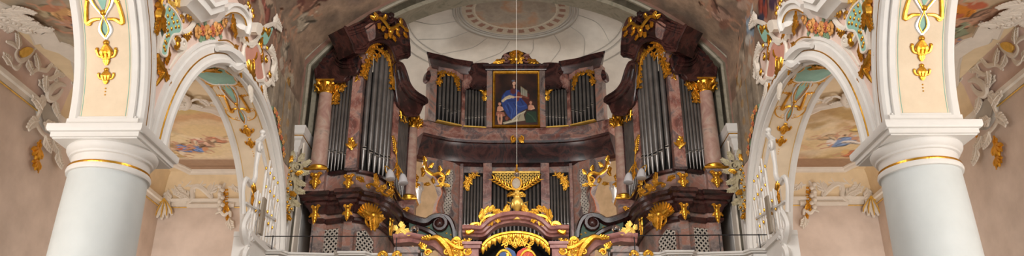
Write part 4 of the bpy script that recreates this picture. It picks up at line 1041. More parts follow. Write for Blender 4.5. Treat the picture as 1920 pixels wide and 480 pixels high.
# frames of the bays
S1, I1, L1 = chord((-4.68, 18.76), (-4.13, 18.56))
Sa, Ia, La = chord((-4.15, 18.46), (-3.84, 18.46))
S2f, I2f, L2 = chord((-3.83, 18.62), (-3.2, 19.38)); S2 = bowed((-3.83, 18.62), (-3.2, 19.38), .12)
S3, I3, L3 = chord((-3.10, 19.55), (-2.98, 20.75))
SF, IF = frame((0, 18.5, 0), (1, 0, 0), (0, -1, 0))
# back box of the case (dark)
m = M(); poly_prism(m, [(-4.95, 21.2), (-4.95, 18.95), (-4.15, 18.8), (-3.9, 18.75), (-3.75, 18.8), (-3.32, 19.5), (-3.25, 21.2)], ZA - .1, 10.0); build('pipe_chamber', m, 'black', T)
# pillars
m = M(); m.box(-4.14, -3.87, 18.44, 18.85, ZA, 10.35); build('pillar', m, 'redmarble', T)
m = M(); SB, IB, LB = chord((-3.22, 19.36), (-3.10, 19.52)); m.loft([[SB(0, z, .03), SB(LB, z, .03), SB(LB, z, -.3), SB(0, z, -.3)] for z in (ZA, 10.3)]); build('pillar', m, 'redmarble', T)
m = M(); m.box(-4.80, -4.66, 18.78, 19.2, ZA, 9.9); build('pillar', m, 'dark', T)
m = M(); m.box(-3.12, -2.96, 20.72, 21.1, ZA, 9.9); build('pillar', m, 'dark', T)
# columns
for (cx, cy), r in ((O, .19), ((C_[0] + .02, C_[1] - .05), .17)):
    m = M(); m.lathe((cx, cy, 0), [(r * 1.12, ZA + .1), (r * 1.05, ZA + .5), (r, ZA + 1.2), (r * .88, ZCAP - .28)], 28); cc = build('round_column', m, 'colmarble', T)
    m = M(); m.lathe((cx, cy, 0), [(r * 1.45, ZA - .02), (r * 1.45, ZA + .04), (r * 1.3, ZA + .06), (r * 1.32, ZA + .09), (r * 1.12, ZA + .13), (r * 1.1, ZA + .15)], 28); build('column_base', m, 'gold', cc)
    m = M(); z0 = ZCAP - .30
    m.lathe((cx, cy, 0), [(r * .92, z0 - .03), (r * 1.0, z0), (r * .95, z0 + .05), (r * 1.2, z0 + .2), (r * 1.25, z0 + .24)], 24)
    m.lathe((cx, cy, 0), [(r * 1.15, z0 + .26), (r * 1.25, z0 + .28), (r * 1.25, z0 + .31)], 4, PI / 4, True)
    for row, (zz, rr, n) in enumerate(((z0 + .02, r * 1.0, 10), (z0 + .12, r * 1.12, 10))):
        for k in range(n):
            a = 2 * PI * (k + row * .5) / n; d = V((math.cos(a), math.sin(a), 0)); p = V((cx, cy, zz)) + d * rr
            m.tube([p, p + d * .03 + V((0, 0, .07)), p + d * .1 + V((0, 0, .1)), p + d * .11 + V((0, 0, .055))], [.03, .035, .03, .014], 6)
    for k in range(4):
        a = PI / 4 + k * PI / 2; p = V((cx + r * 1.35 * math.cos(a), cy + r * 1.35 * math.sin(a), z0 + .22)); m.ball(p, .065, 8)
    build('gilt_capital', m, 'gold', cc)
# pedestals with gilt consoles
for (cx, cy), w in ((O, .24), (C_, .22)):
    m = M(); m.lathe((cx, cy, 0), [(w, ZB), (w * 1.05, ZB + .05), (w * .95, ZB + .1), (w * .95, ZA - .12), (w * 1.1, ZA - .06), (w * 1.12, ZA)], 4, PI / 4, True); build('pedestal', m, 'redmarble', T)
    m = M(); m.lathe((cx, cy, 0), [(w * 1.1, ZA - .05), (w * 1.2, ZA - .03), (w * 1.22, ZA + .01), (w * 1.1, ZA + .02)], 4, PI / 4, True); build('gilt_ledge', m, 'gold', T)
def console(S, c, w, hgt, sd=0, name='gilt_console'):
    m = M(); u, v = c
    for sg in (-1, 1):
        m.stroke(S, [(u + sg * w * .06, v - hgt * .45), (u + sg * w * .22, v - hgt * .15), (u + sg * w * .2, v + hgt * .12), (u + sg * w * .36, v + hgt * .42)], [w * .08, w * .14, w * .12, w * .1], .9, .03)
        m.spiral(S, (u + sg * w * .32, v + hgt * .36), w * .22, 0, sg * 1.3, w * .09, .05)
        m.leaf(S, (u + sg * w * .2, v + hgt * .05), -PI / 2 + sg * .5, hgt * .3, w * .3, sg * .5, 3, .04)
    m.leaf(S, (u, v + hgt * .3), -PI / 2, hgt * .85, w * .4, 0, 5, .06); m.dome(S, (u, v + hgt * .3), w * .22, .07, 8)
    return build(name, m, 'gold', T)
SO, IO = frame((0, 18.45, 0), (1, 0, 0), (0, -1, 0))
console(SO, IO(592, 339), .26, .42); console(SO, IO(591, 402), .2, .5)
SP, IP = frame((0, 18.36, 0), (1, 0, 0), (0, -1, 0))
console(SP, IP(654, 341), .24, .38); console(SP, IP(652, 398), .2, .42)
m = M(); SP2, IP2 = frame((0, 18.42, 0), (1, 0, 0), (0, -1, 0)); m.leaf(SP2, IP2(659, 282), PI / 2, .34, .16, .3, 4, .03); m.shell(SP2, IP2(659, 280), PI / 2, .22, 5, 1.6, .04); build('gilt_leaf', m, 'gold', T)
SC2, IC2 = frame((0, 20.68, 0), (1, 0, 0), (0, -1, 0)); console(SC2, IC2(757, 403), .26, .4)
SQ, IQ, LQ = chord((-3.2, 19.3), (-3.0, 19.9)); console(SQ, (.2, 6.0), .2, .5); console(SQ, (.1, 6.9), .2, .35)
# gilt shell under the bowed cornice
SS, IS, LS = chord((-3.83, 18.42), (-3.3, 18.95))
m = M(); c = IS(696, 402); m.shell(SS, (c[0] - .04, c[1] - .18), PI / 2, .46, 13, 2.4, .04)
m.leaf(SS, (c[0], c[1]), -PI / 2, .42, .22, 0, 6, .12); m.dome(SS, (c[0], c[1] - .05), .09, .1, 10)
for sg in (-1, 1): m.leaf(SS, (c[0], c[1] - .12), PI / 2 + sg * 1.5, .32, .18, -sg * .7, 5, .1); m.cscroll(SS, (c[0] + sg * .02, c[1] - .36), (c[0] + sg * .2, c[1] - .16), -sg * .05, .025, None, .07)
build('gilt_shell', m, 'gold', T)
m = M()
for a, b, an in ((676, 345, 2.6), (690, 350, .3), (702, 356, .2), (716, 362, 0), (724, 352, 1.3), (697, 347, 1.4)): m.leaf(SS, IS(a, b), an, .26, .13, .8, 4, .16)
m.cscroll(SS, IS(680, 350), IS(705, 360), .08, .03, None, .16); m.cscroll(SS, IS(705, 360), IS(728, 366), -.08, .03, None, .16)
build('gilt_spray', m, 'gold', T)
m = M()
for a, b, an in ((742, 290, 1.7), (742, 305, -1.2), (744, 320, -1.4), (741, 275, 1.8)): m.leaf(SB, IB(a, b, .06), an, .3, .12, .6, 4, .07)
m.stroke(SB, [IB(741, 262, .06), IB(743, 285, .06), IB(746, 318, .06)], [.01, .018, .01], .9, .06); build('gilt_spray', m, 'gold', T)
# lattice panels of the lower case
SL, IL = frame((0, 18.78, 0), (1, 0, 0), (0, -1, 0))
def lat_panel(S, poly, parent, step=.125, w=.016, mat='lattice', back='black', frame_mat='greymarble', name='lattice_panel'):
    m = M(); m.m = 0; m.plate(S, poly, .0, .012); m.m = 1; lattice(m, S, poly, step, w, .02); m.m = 2; m.mould(S, poly, [(-.035, 0), (-.03, .05), (0, .045), (.005, 0)], True, 1)
    return build(name, m, [back, mat, frame_mat], parent)
SLa, ILa, LLa = chord((-4.55, 18.83), (-4.1, 18.68)); x0, z0 = ILa(606, 414); x1, _ = ILa(638, 414)
lat_panel(SLa, [(x0, 5.72), (x0, 4.4), (x1, 4.4), (x1, 5.72)], T)
SLb, ILb, LLb = chord((-3.8, 18.66), (-3.35, 19.14)); x0, z0 = ILb(668, 420); x1, _ = ILb(701, 420)
lat_panel(SLb, [(x0, 5.62), (x0, 4.4), (x1, 4.4), (x1, 5.5), ((x0 + x1) / 2, 5.72)], T)
# pipes
for i in range(6):
    t = i / 5; u = .05 + i * (L1 - .1) / 5; zf = ZA + .02; pipe(T, S1, u, .043, zf, zf + .40 + .14 * (1 - t) - .03 * (i % 2), 9.62 + .15 * t)
for i in range(6):
    t = (i + .5) / 6; u = t * L2; r = .076 - .004 * abs(i - 2.5); zf = ZA + .0; zm = zf + .62 - .14 * math.sin(t * PI); pipe(T, S2, u, r, zf, zm, 10.25 + .3 * math.sin(t * PI), -.06)
for i in range(7):
    t = (i + .5) / 7; u = t * L3; pipe(T, S3, u, .062, ZA + .02, ZA + .5 + .1 * t, 9.6 + .2 * math.sin(t * PI), -.06)
m = M(); m.box(-3.32, -3.14, 19.6, 20.8, ZA - .2, 9.9); build('side_wall', m, 'dark', T)
# gilded fretwork at the pipe tops
m = M(); P1 = lambda *l: [I1(a, b, .06) for a, b in l]
fret(m, S1, P1((650, 150), (640, 160), (630, 172), (628, 190)), .30, 3, .07, 1.4); fret(m, S1, P1((626, 152), (646, 166)), .24, 4, .07, 1.3); m.cscroll(S1, *P1((628, 196), (636, 176)), .05, .02, None, .07)
build('gilt_fretwork', m, 'gold', T)
m = M(); PP = lambda *l: [Ia(a, b, .03) for a, b in l]
fret(m, Sa, PP((674, 105), (672, 125), (670, 150)), .15, 5, .04, 1.5); build('gilt_drop', m, 'gold', T)
m = M(); P2 = lambda *l: [I2f(a, b, .12) for a, b in l]
archp = P2((682, 98), (694, 86), (708, 81), (722, 84), (732, 96), (737, 112), (739, 135), (738, 158))
m.stroke(S2f, archp, [.05, .06, .06, .06, .05, .04, .03], .8, .14)
for i in range(18): m.dome(S2f, cr(archp, 4)[i], .045, .17, 7)
fret(m, S2f, P2((684, 100), (700, 92), (716, 94), (728, 108), (734, 130), (736, 165)), .26, 6, .13, 1.6)
fret(m, S2f, P2((700, 100), (692, 112), (686, 126), (681, 140)), .28, 7, .13, 1.6); fret(m, S2f, P2((712, 98), (704, 108)), .22, 8, .13, 1.5)
build('gilt_fretwork', m, 'gold', T)
m = M(); SK, IK, LK = chord((-3.2, 19.42), (-2.95, 19.95)); P3 = lambda *l: [IK(a, b, .05) for a, b in l]
fret(m, SK, P3((748, 182), (750, 200), (752, 222)), .24, 9, .06, 1.5); fret(m, SK, P3((752, 190), (756, 210), (760, 228)), .2, 10, .06, 1.4); build('gilt_fretwork', m, 'gold', T)
# entablatures / crowns traced at their own depth and given thickness
def crown(S, inv, pts, h0, h1, name='crown', mat='dark', parent=T, edge=None, r=.035, smooth=3):
    q = tr(inv, pts, h1); m = M(); m.plate(S, q, h0, h1, smooth)
    qs = cr(q, max(smooth, 1), True) + [V(q[0])]
    m.stroke(S, [tuple(p) for p in qs], [r], .9, h1, 1, 6, smooth=False)
    return build(name, m, mat, parent)
c1 = crown(S1, I1, [(585, 105), (591, 102), (598, 107), (606, 104), (617, 101), (627, 92), (631, 104), (640, 112), (654, 112), (672, 107), (672, 128), (664, 139), (652, 141), (645, 149), (640, 153), (598, 151), (592, 138), (590, 122)], -.25, .22, 'outer_crown', smooth=2)
m = M(); fr_ = tr(I1, [(598, 112), (607, 110), (617, 107), (626, 101), (632, 112), (642, 119), (656, 119), (670, 115)], .22)
m.stroke(S1, fr_, [.045], 1, .22, 4); m.stroke(S1, [(a, b - .12) for a, b in fr_], [.03], 1, .23, 4); build('crown_moulding', m, 'dark', c1)
ped = [(646, 50), (652, 53), (664, 47), (680, 40), (692, 30), (704, 24), (718, 21), (730, 22), (738, 28), (739, 37), (733, 43), (726, 42), (727, 50), (735, 58), (743, 58), (744, 48), (741, 38), (743, 29), (749, 30), (757, 40), (763, 54), (766, 72), (768, 104), (758, 108), (748, 110), (744, 116), (741, 108), (736, 94), (727, 83), (714, 78), (700, 80), (690, 87), (684, 97), (666, 98), (662, 84), (654, 66)]
c2 = crown(S2f, I2f, ped, -.35, .30, 'scroll_pediment', smooth=2)
m = M()
for pts, rr in (([(650, 56), (664, 53), (682, 46), (696, 36), (712, 28), (728, 29)], .05), ([(655, 66), (668, 62), (686, 55), (700, 45), (714, 37)], .035), ([(664, 92), (682, 90), (694, 79), (714, 71), (730, 77), (740, 90), (744, 104), (764, 100)], .04), ([(753, 36), (758, 50), (761, 74), (763, 98)], .045)):
    m.stroke(S2f, tr(I2f, pts, .3), [rr], 1, .30, 4)
build('crown_moulding', m, 'dark', c2)
m = M(); m.spiral(S2f, I2f(729, 32, .3), .13, PI / 2, -1.5, .045, .33); m.spiral(S2f, I2f(749, 38, .3), .07, PI / 2, 1.3, .03, .33); build('volute', m, 'dark', c2)
m = M()
m.plate(S2f, tr(I2f, [(684, 50), (700, 43), (703, 58), (702, 72), (692, 78), (689, 66)], .3), .28, .325, 2); build('marble_inlay', m, 'redmarble', c2)
m = M()
P = lambda *l: tr(I2f, l, .34)
m.stroke(S2f, P((703, 38), (712, 34), (722, 44), (730, 54), (740, 52), (748, 46), (756, 52)), [.03, .05, .05, .06, .05, .04], .9, .36)
for a, b, an in ((703, 38, 2.8), (708, 36, 2.2), (712, 44, -2), (722, 52, -2.5), (730, 60, -1.6), (736, 66, -1.2), (726, 64, -2.2), (742, 58, -1), (750, 46, 1.3), (756, 52, -.4), (756, 60, -1), (718, 36, .8)): m.leaf(S2f, I2f(a, b, .34), an, .19, .11, .7, 4, .36)
m.dome(S2f, I2f(731, 60, .34), .09, .37, 8); m.dome(S2f, I2f(744, 56, .34), .07, .37, 8)
build('gilt_cartouche', m, 'gold', c2)
SK2, IK2, LK2 = chord((-3.25, 19.35), (-2.55, 20.6))
c3 = crown(SK2, IK2, [(739, 122), (750, 117), (757, 124), (763, 140), (768, 156), (776, 168), (786, 176), (799, 184), (801, 192), (793, 196), (788, 208), (782, 216), (762, 216), (756, 206), (748, 198), (744, 180), (741, 150)], -.2, .15, 'inner_crown', smooth=2)
m = M()
for d in (5, 12): m.stroke(SK2, tr(IK2, [(750 - d * .3, 120 + d), (757 - d * .8, 130 + d * .6), (765 - d, 154 + d * .5), (776 - d * .7, 170 + d), (798 - d * .2, 186 + d * .8)], .15), [.04], 1, .15, 4)
build('crown_moulding', m, 'dark', c3)
mirror(T, 'tall organ pipe tower right of the centre case, crowned by a broken scroll pediment')

# ------------------------------------------------------------------ centre case
CT = empty('organ_case', (0, 22.2, 3.55), 'concave central organ case of brown marble with small pipes beside a painting', 'organ')
cpath = [(-2.60, 20.95), (-2.3, 21.15), (-1.9, 21.38), (-1.4, 21.5), (-.8, 21.56)]
cpath = cpath + [(-x, y) for x, y in cpath[::-1]]
def both(pl): return pl + [(-x, y) for x, y in pl[::-1]]
plan(cpath, [(-.6, 8.56), (-.42, 8.56), (-.38, 8.62), (-.30, 8.64), (-.24, 8.8), (-.1, 9.0), (-.05, 9.12), (.0, 9.14), (.02, 9.2), (-.6, 9.2)], 'dark', 'concave_cornice', CT)
plan(cpath, [(-.6, 9.19), (-.04, 9.19), (-.02, 9.26), (.02, 9.3), (.05, 9.34), (.05, 9.38), (-.06, 9.4), (-.06, 9.56), (-.02, 9.6), (-.6, 9.62)], 'redmarble', 'upper_ledge', CT)
# lower case wall, as a concave band
wp = both([(-1.56, 21.95), (-.8, 22.02)])
m = M(); sweep_plan(m, wp, [(-.9, 3.55), (0, 3.55), (0, 8.7), (-.9, 8.7)], -1); build('lower_case', m, 'greymarble', CT)
# upper wall
up = both([(-2.3, 21.32), (-1.62, 21.66), (-1.35, 21.72), (-.8, 21.8)])
m = M(); sweep_plan(m, up, [(-.3, 9.5), (0, 9.5), (0, 11.3), (-.3, 11.3)], -1); build('upper_case', m, 'redmarble', CT)
SW, IW, LW = chord((-2.3, 21.24), (-1.66, 21.60))        # wing pipes bay
SV, IV, LV = chord((-1.52, 21.64), (-.86, 21.74))        # small bay beside painting
SM, IM = frame((0, 21.62, 0), (1, 0, 0), (0, -1, 0))
LH = empty('pipe_wing', (-1.9, 21.4, 9.6), None)        # left half is copied to the right
LH.parent = None
H = LH
def bp(name, m, mat, label=None): return build(name, m, mat, H, label=label)
# pipe wing parts
m = M(); m.plate(SW, [(-.02, 9.62), (LW + .02, 9.62), (LW + .02, 11.36), (-.02, 11.36)], -.02, .03); bp('shade_backing', m, 'black')  # black sheet on the wall imitating the shade behind the pipes
m = M(); m.plate(SV, [(0, 9.62), (LV, 9.62), (LV, 10.8), (LV - .1, 10.93), (.14, 10.93), (0, 10.8)], .0, .03); bp('shade_backing', m, 'black')
for i in range(6): pipe(H, SW, .055 + i * (LW - .11) / 5, .049, 9.63, 9.98 + (.08, .05, .02, 0, .03, .06)[i] * 2, 11.2, .09)
for i in range(7): pipe(H, SV, .05 + i * (LV - .1) / 6, .041, 9.63, 9.9 + .015 * i, 10.88 - .02 * abs(i - 3), .08)
m = M(); m.plate(SW, [(-.26, 9.62), (-.04, 9.62), (-.04, 11.4), (-.26, 11.4)], -.2, .08); bp('pillar', m, 'greymarble')
m = M(); m.plate(SW, [(LW + .02, 9.62), (LW + .14, 9.62), (LW + .14, 11.4), (LW + .02, 11.4)], -.1, .12); bp('pillar', m, 'redmarble')
m = M(); m.plate(SW, [(-.04, 11.1), (LW * .5, 11.28), (LW + .02, 11.1), (LW + .02, 11.42), (-.04, 11.42)], .1, .16); bp('arch_panel', m, 'redmarble')
m = M(); m.plate(SV, [(-.02, 10.7), (.04, 10.84), (.2, 10.9), (LV - .25, 10.92), (LV - .02, 11.1), (LV + .02, 11.42), (-.02, 11.42)], .1, .16, 2); bp('arch_panel', m, 'redmarble')
m = M(); m.mould(SW, [(-.02, 9.64), (LW + .02, 9.64)], [(-.02, .0), (-.02, .18), (.02, .18), (.02, 0)]); m.mould(SV, [(-.02, 9.64), (LV + .02, 9.64)], [(-.02, .0), (-.02, .15), (.02, .15), (.02, 0)]); bp('gilt_sill', m, 'gold2')
m = M(); q = lambda *l: [IW(a, b, .17) for a, b in l]
fret(m, SW, q((820, 134), (826, 142), (822, 158)), .2, 11, .18, 1.5); fret(m, SW, q((822, 136), (838, 138), (852, 142), (858, 158)), .2, 12, .18, 1.5); fret(m, SW, q((858, 144), (860, 168)), .14, 13, .18, 1.5); bp('gilt_fretwork', m, 'gold')
m = M(); m.shell(SV, IV(909, 180, .17), 1.4, .2, 5, 1.6, .18); m.leaf(SV, IV(908, 178, .17), -1.6, .2, .12, .3, 3, .18); m.leaf(SV, IV(906, 172, .17), 2.4, .18, .1, .5, 3, .18); bp('gilt_leaf', m, 'gold')
pth = [(-2.44, 22.0), (-2.44, 21.02), (-2.2, 21.14), (-1.9, 21.34), (-1.42, 21.5), (-1.38, 22.0)]
m = M(); sweep_plan(m, pth, [(-.3, 11.3), (.0, 11.3), (.02, 11.36), (.05, 11.4), (.08, 11.5), (.11, 11.54), (.11, 11.6), (.15, 11.64), (.15, 11.7), (-.3, 11.7)], -1); bp('wing_cornice', m, 'dark')
m = M(); poly_prism(m, [(-2.4, 21.16), (-1.9, 21.44), (-1.42, 21.55), (-1.42, 22.2), (-2.4, 22.2)], 11.25, 11.66); bp('wing_entablature', m, 'dark')
m = M(); q = tr(IV, [(882, 120), (877, 132), (884, 142), (886, 150), (880, 160), (888, 167), (910, 168), (917, 160), (912, 148), (914, 138), (919, 128), (915, 118)], .2); m.plate(SV, q, -.1, .2, 3)
for a, b, r, s_ in ((884, 137, .07, 1), (886, 160, .08, -1), (908, 163, .07, 1)): m.spiral(SV, IV(a, b, .2), r, 0, 1.4 * s_, .025, .22)
bp('scroll_bracket', m, 'dark')
m = M(); q = tr(IW, [(800, 136), (805, 132), (808, 142), (804, 152), (798, 148)], .1); m.plate(SW, q, -.1, .1, 3); m.spiral(SW, IW(802, 146, .1), .07, 0, 1.4, .025, .1); bp('scroll_bracket', m, 'dark')
# lower case: lattice strip, pipe bays
LB_, IB_, LL_ = chord((-2.3, 21.5), (-1.55, 21.93))
m = M(); m.plate(LB_, [IB_(a, b) for a, b in ((799, 258), (799, 300), (803, 318), (815, 330), (824, 345), (829, 362), (822, 378), (819, 395), (829, 405), (830, 430), (830, 480), (868, 480), (868, 258))], -.3, .0); bp('side_panel', m, 'greymarble')
q = [IB_(a, b, .02) for a, b in ((838, 318), (850, 318), (850, 345), (846, 360), (849, 378), (842, 404), (832, 404), (829, 385), (836, 365), (829, 345), (830, 325))]
m = M(); m.m = 0; m.plate(LB_, q, .01, .02); m.m = 1; lattice(m, LB_, q, .105, .02, .02); m.m = 2; m.mould(LB_, q, [(-.02, 0), (-.02, .05), (.012, .05), (.012, 0)], True, 1); build('lattice_panel', m, ['black', 'lattice', 'greymarble'], H)
SG, IG, LG = chord((-1.5, 21.95), (-.96, 22.0))
m = M(); m.plate(SG, [(0, 6.0), (LG, 6.0), (LG, 8.36), (0, 8.36)], .005, .04); bp('shade_backing', m, 'black')  # black plate painted as the shaded depth of the lower pipe bay
for i in range(6): pipe(H, SG, .05 + i * (LG - .1) / 5, .040, 6.3, 6.75, 8.22, .10, name='organ_pipe')
m = M(); m.box(-.94, -.70, 21.78, 22.05, 5.5, 8.6); bp('pillar', m, 'redmarble')
m = M(); m.box(-1.60, -1.52, 21.82, 22.05, 5.5, 8.6); bp('pillar', m, 'redmarble')
m = M(); fret(m, SG, [IG(a, b, .16) for a, b in ((900, 330), (886, 330), (876, 338), (873, 354))], .22, 14, .17, 1.6); fret(m, SG, [IG(a, b, .16) for a, b in ((872, 330), (880, 340), (876, 350))], .2, 15, .17, 1.5); bp('gilt_fretwork', m, 'gold')
SH, IH = frame((0, 21.4, 0), (1, 0, 0), (0, -1, 0))
m = M()
m.stroke(SH, tr(IH, [(793, 312), (797, 304), (800, 318), (812, 328), (824, 326), (833, 332), (828, 348), (818, 350)]), [.02, .035, .045, .05, .055, .05, .035, .02], .9, .05)
for a, b, an in ((794, 314, -1.8), (798, 306, 1.6), (804, 316, .6), (812, 334, -1.6), (808, 348, 2.8), (822, 350, .2), (832, 346, -.6), (836, 330, .8), (826, 324, 1.5), (798, 322, -2.3)): m.leaf(SH, IH(a, b), an, .2, .1, .7, 4, .06)
m.spiral(SH, IH(828, 340), .1, 1, 1.4, .028, .06); build('gilt_rocaille', m, 'gold', H)
m = M(); m.stroke(LB_, [IB_(a, b) for a, b in ((799, 300), (803, 318), (815, 330), (824, 345), (829, 362), (822, 378), (819, 395), (829, 405))], [.016], 1, .0); build('gilt_bead', m, 'orange', H)
def to_part(src, parent, sx):
    """hang the children of a half under the organ case, mirrored for the other side"""
    for ch in list(src.children):
        c = ch.copy() if sx < 0 else ch
        if sx < 0: col.objects.link(c)
        c.parent = parent; off = V(src.location) - V(parent.location)
        c.location = (off.x * sx, off.y, off.z) if sx > 0 else (-off.x - 2 * 0, off.y, off.z)
        c.scale.x = sx
        if sx < 0: c.location.x = (-src.location.x) - parent.location.x
for ch in []: pass
kids = list(H.children)
for ch in kids:
    c = ch.copy(); col.objects.link(c); c.parent = CT; c.scale.x = -1
    c.location = (-H.location.x - CT.location.x, H.location.y - CT.location.y, H.location.z - CT.location.z)
for ch in kids:
    ch.parent = CT; ch.location = (H.location.x - CT.location.x, H.location.y - CT.location.y, H.location.z - CT.location.z)
bpy.data.objects.remove(H)
# middle: pillars beside painting, pediment, centre pipes
for sg in (-1, 1):
    m = M(); m.box(min(sg * .70, sg * .86), max(sg * .70, sg * .86), 21.5, 21.9, 9.6, 11.5); build('pillar', m, 'greymarble', CT)
m = M(); m.box(-.72, .72, 21.68, 21.9, 9.55, 11.5); build('painting_back', m, 'dark', CT)
plan([(-.9, 22.0), (-.9, 21.45), (.9, 21.45), (.9, 22.0)], [(-.3, 11.44), (0, 11.44), (.02, 11.5), (.07, 11.54), (.08, 11.6), (-.3, 11.62)], 'dark', 'painting_cornice', CT)
m = M(); Q = tr(IM, [(922, 124), (930, 116), (940, 112), (946, 103), (958, 100), (967, 97), (976, 100), (988, 103), (996, 112), (1006, 116), (1013, 124)]); m.plate(SM, Q, -.25, .02, 2)
m.stroke(SM, [Q[0], Q[2], Q[3], Q[5], Q[7], Q[8], Q[10]], [.03], 1, .02, 4)
build('scroll_pediment', m, 'dark', CT)
m = M(); m.spiral(SM, IM(948, 112), .15, 2, -1.5, .04, .05); m.spiral(SM, IM(988, 112), .15, 1.1, 1.5, .04, .05); build('pediment_volutes', m, 'redmarble', CT)
m = M(); c_ = IM(968, 112)
for k in range(8): a = k * PI / 4; m.leaf(SM, (c_[0] + .05 * math.cos(a), c_[1] + .05 * math.sin(a)), a, .2, .11, .4, 3, .08)
m.dome(SM, c_, .11, .08, 10, ry=.14); m.cscroll(SM, (c_[0] - .2, c_[1] + .17), (c_[0] + .2, c_[1] + .17), .08, .035, None, .08)
for sg, b in ((1, 925), (-1, 1010)): q = IM(b, 119); m.leaf(SM, q, PI / 2 - sg * 1.5, .36, .16, sg * .5, 4, .06); m.cscroll(SM, (q[0], q[1] - .04), (q[0] + sg * .32, q[1] + .02), -sg * .06, .03, None, .05)
build('gilt_cartouche', m, 'gold', CT)
SM2, IM2 = frame((0, 21.5, 0), (1, 0, 0), (0, -1, 0)); c_ = IM2(970, 263); m = M()
for sg in (-1, 1):
    m.spiral(SM2, (c_[0] + sg * .1, c_[1] + .02), .09, PI / 2, -sg * 1.4, .03, .06); m.leaf(SM2, (c_[0] + sg * .06, c_[1]), -PI / 2 + sg * .6, .16, .08, sg, 3, .06)
build('gilt_knot', m, 'gold', CT)
m = M(); m.plate(frame((0, 22.0, 0), (1, 0, 0), (0, -1, 0))[0], [(-.70, 5.8), (.70, 5.8), (.70, 8.36), (-.70, 8.36)], .0, .04); build('shade_backing', m, 'black', CT)  # shade behind the centre pipes, put in as a black sheet
SX, IX = frame((0, 21.95, 0), (1, 0, 0), (0, -1, 0))
for i in range(12): pipe(CT, SX, -.62 + i * 1.24 / 11, .046, 5.9, 6.35, 8.2, .02)
m = M(); top = [IX(a, b, .12) for a, b in ((926, 326), (1013, 326), (1013, 334), (1000, 342), (968, 350), (938, 342), (926, 334))]; lattice(m, SX, top, .1, .014, .1)
m.mould(SX, [(-.68, 8.33), (.68, 8.33)], [(-.03, .02), (-.03, .14), (.03, .14), (.03, .02)]); build('gilt_lattice', m, 'gold2', CT)
m = M(); c_ = IX(968, 344, .16)
for sg in (-1, 1):
    m.stroke(SX, [(c_[0] + sg * .02, c_[1] - .2), (c_[0] + sg * .25, c_[1] - .12), (c_[0] + sg * .48, c_[1] + .06), (c_[0] + sg * .66, c_[1] + .16)], [.03, .04, .03, .02], 1, .16)
    for k in range(7):
        t = k / 6; p = (c_[0] + sg * (.12 + .5 * t), c_[1] - .16 + .3 * t)
        for s2 in (1, -1):
            a = (.45 if sg > 0 else PI - .45) + s2 * (.75 if sg > 0 else -.75); m.stroke(SX, [p, (p[0] + .1 * math.cos(a), p[1] + .1 * math.sin(a)), (p[0] + .2 * math.cos(a - sg * s2 * .3), p[1] + .2 * math.sin(a - sg * s2 * .3))], [.012, .026, .006], .9, .16, 3)
    m.leaf(SX, (c_[0] + sg * .06, c_[1] - .25), -PI / 2 + sg * .8, .25, .12, sg * .6, 4, .16)
m.stroke(SX, [(c_[0] + .15 * math.cos(k * PI / 8), c_[1] + .19 * math.sin(k * PI / 8)) for k in range(17)], [.032], .9, .17, 1); build('gilt_palm_branches', m, 'gold', CT)
m = M(); m.dome(SX, c_, .125, .16, 20, .25, ry=.165); build('medallion', m, 'medal', CT, label='cream oval medallion')
# green star-studded rails with dark volutes at the foot of the case
SR, IR = frame((0, 20.2, 0), (1, 0, 0), (0, -1, 0))
root = empty('volute_rail', SR(*IR(820, 470)), 'dark volute with a green star-studded panel left of the lower pipes', 'organ ornament', 'volute rails')
m = M(); m.plate(SR, tr(IR, [(770, 404), (786, 410), (800, 412), (814, 406), (830, 404), (842, 410), (850, 424), (856, 450), (790, 470), (768, 440)]), -.2, -.02, 2); build('green_panel', m, 'green', root)
m = M()
m.stroke(SR, tr(IR, [(742, 392), (760, 404), (778, 412), (798, 416), (812, 408), (828, 405), (842, 411), (850, 428), (852, 446)]), [.10, .12, .12, .10, .08, .07, .06], .9, .0)
m.stroke(SR, tr(IR, [(780, 425), (796, 430), (812, 438), (822, 446)]), [.06, .08, .05], .9, .0)
m.spiral(SR, IR(824, 420), .20, PI / 2, -1.7, .07, .03); m.dome(SR, IR(824, 420), .16, .0, 16); build('volute', m, 'dark', root)
m = M()
for a, b in ((794, 426), (804, 427), (782, 408), (837, 437), (812, 412), (845, 440)):
    c_ = IR(a, b)
    for k in range(5): an = k * 2 * PI / 5 + .3; m.stroke(SR, [c_, (c_[0] + .034 * math.cos(an), c_[1] + .034 * math.sin(an))], [.009, .002], .8, -.005, 2)
    m.dome(SR, c_, .012, 0, 6)
build('gilt_star', m, 'gold', root)
mirror(root, 'dark volute with a green star-studded panel right of the lower pipes')
# painting
PT = empty('painting', (0, 21.6, 9.6), 'painting of a seated woman in blue at a small organ, two children below, gilt frame', 'painting')
m = M(); m.mould(SM, [(-.64, 9.68), (.66, 9.68), (.66, 11.40), (-.64, 11.40)], [(-.05, -.02), (-.05, .07), (-.03, .10), (0, .09), (.02, .06), (.03, .05), (.03, -.02)], True, 1); build('gilt_frame', m, 'gold', PT)
c = Canvas(1.24, 1.68, .008)
c.base([(0, (20, 12, 10)), (.4, (44, 24, 18)), (.7, (70, 38, 26)), (1, (92, 52, 34))], 4, 61)
def pt(px, py): return ((px - 38) / 300 * 1.24, (450 - py) / 408 * 1.68)
c.ell(*pt(190, 90), .45, .3, 0, (86, 54, 38), .9, .6); c.ell(*pt(60, 250), .3, .6, 0, (16, 10, 10), .7, .7); c.ell(*pt(320, 380), .3, .4, 0, (14, 10, 10), .7, .8)
c.poly([pt(*p) for p in ((225, 200), (262, 190), (282, 210), (280, 290), (215, 290), (205, 240))], (78, 30, 26))
for i in range(6): c.line([pt(222 + i * 8, 148 + i * 6), pt(224 + i * 8, 225 + i * 3)], .012, (170, 170, 152))
c.line([pt(220, 145), pt(268, 185)], .012, (120, 92, 60)); c.line([pt(212, 215), pt(272, 240)], .03, (120, 60, 44))
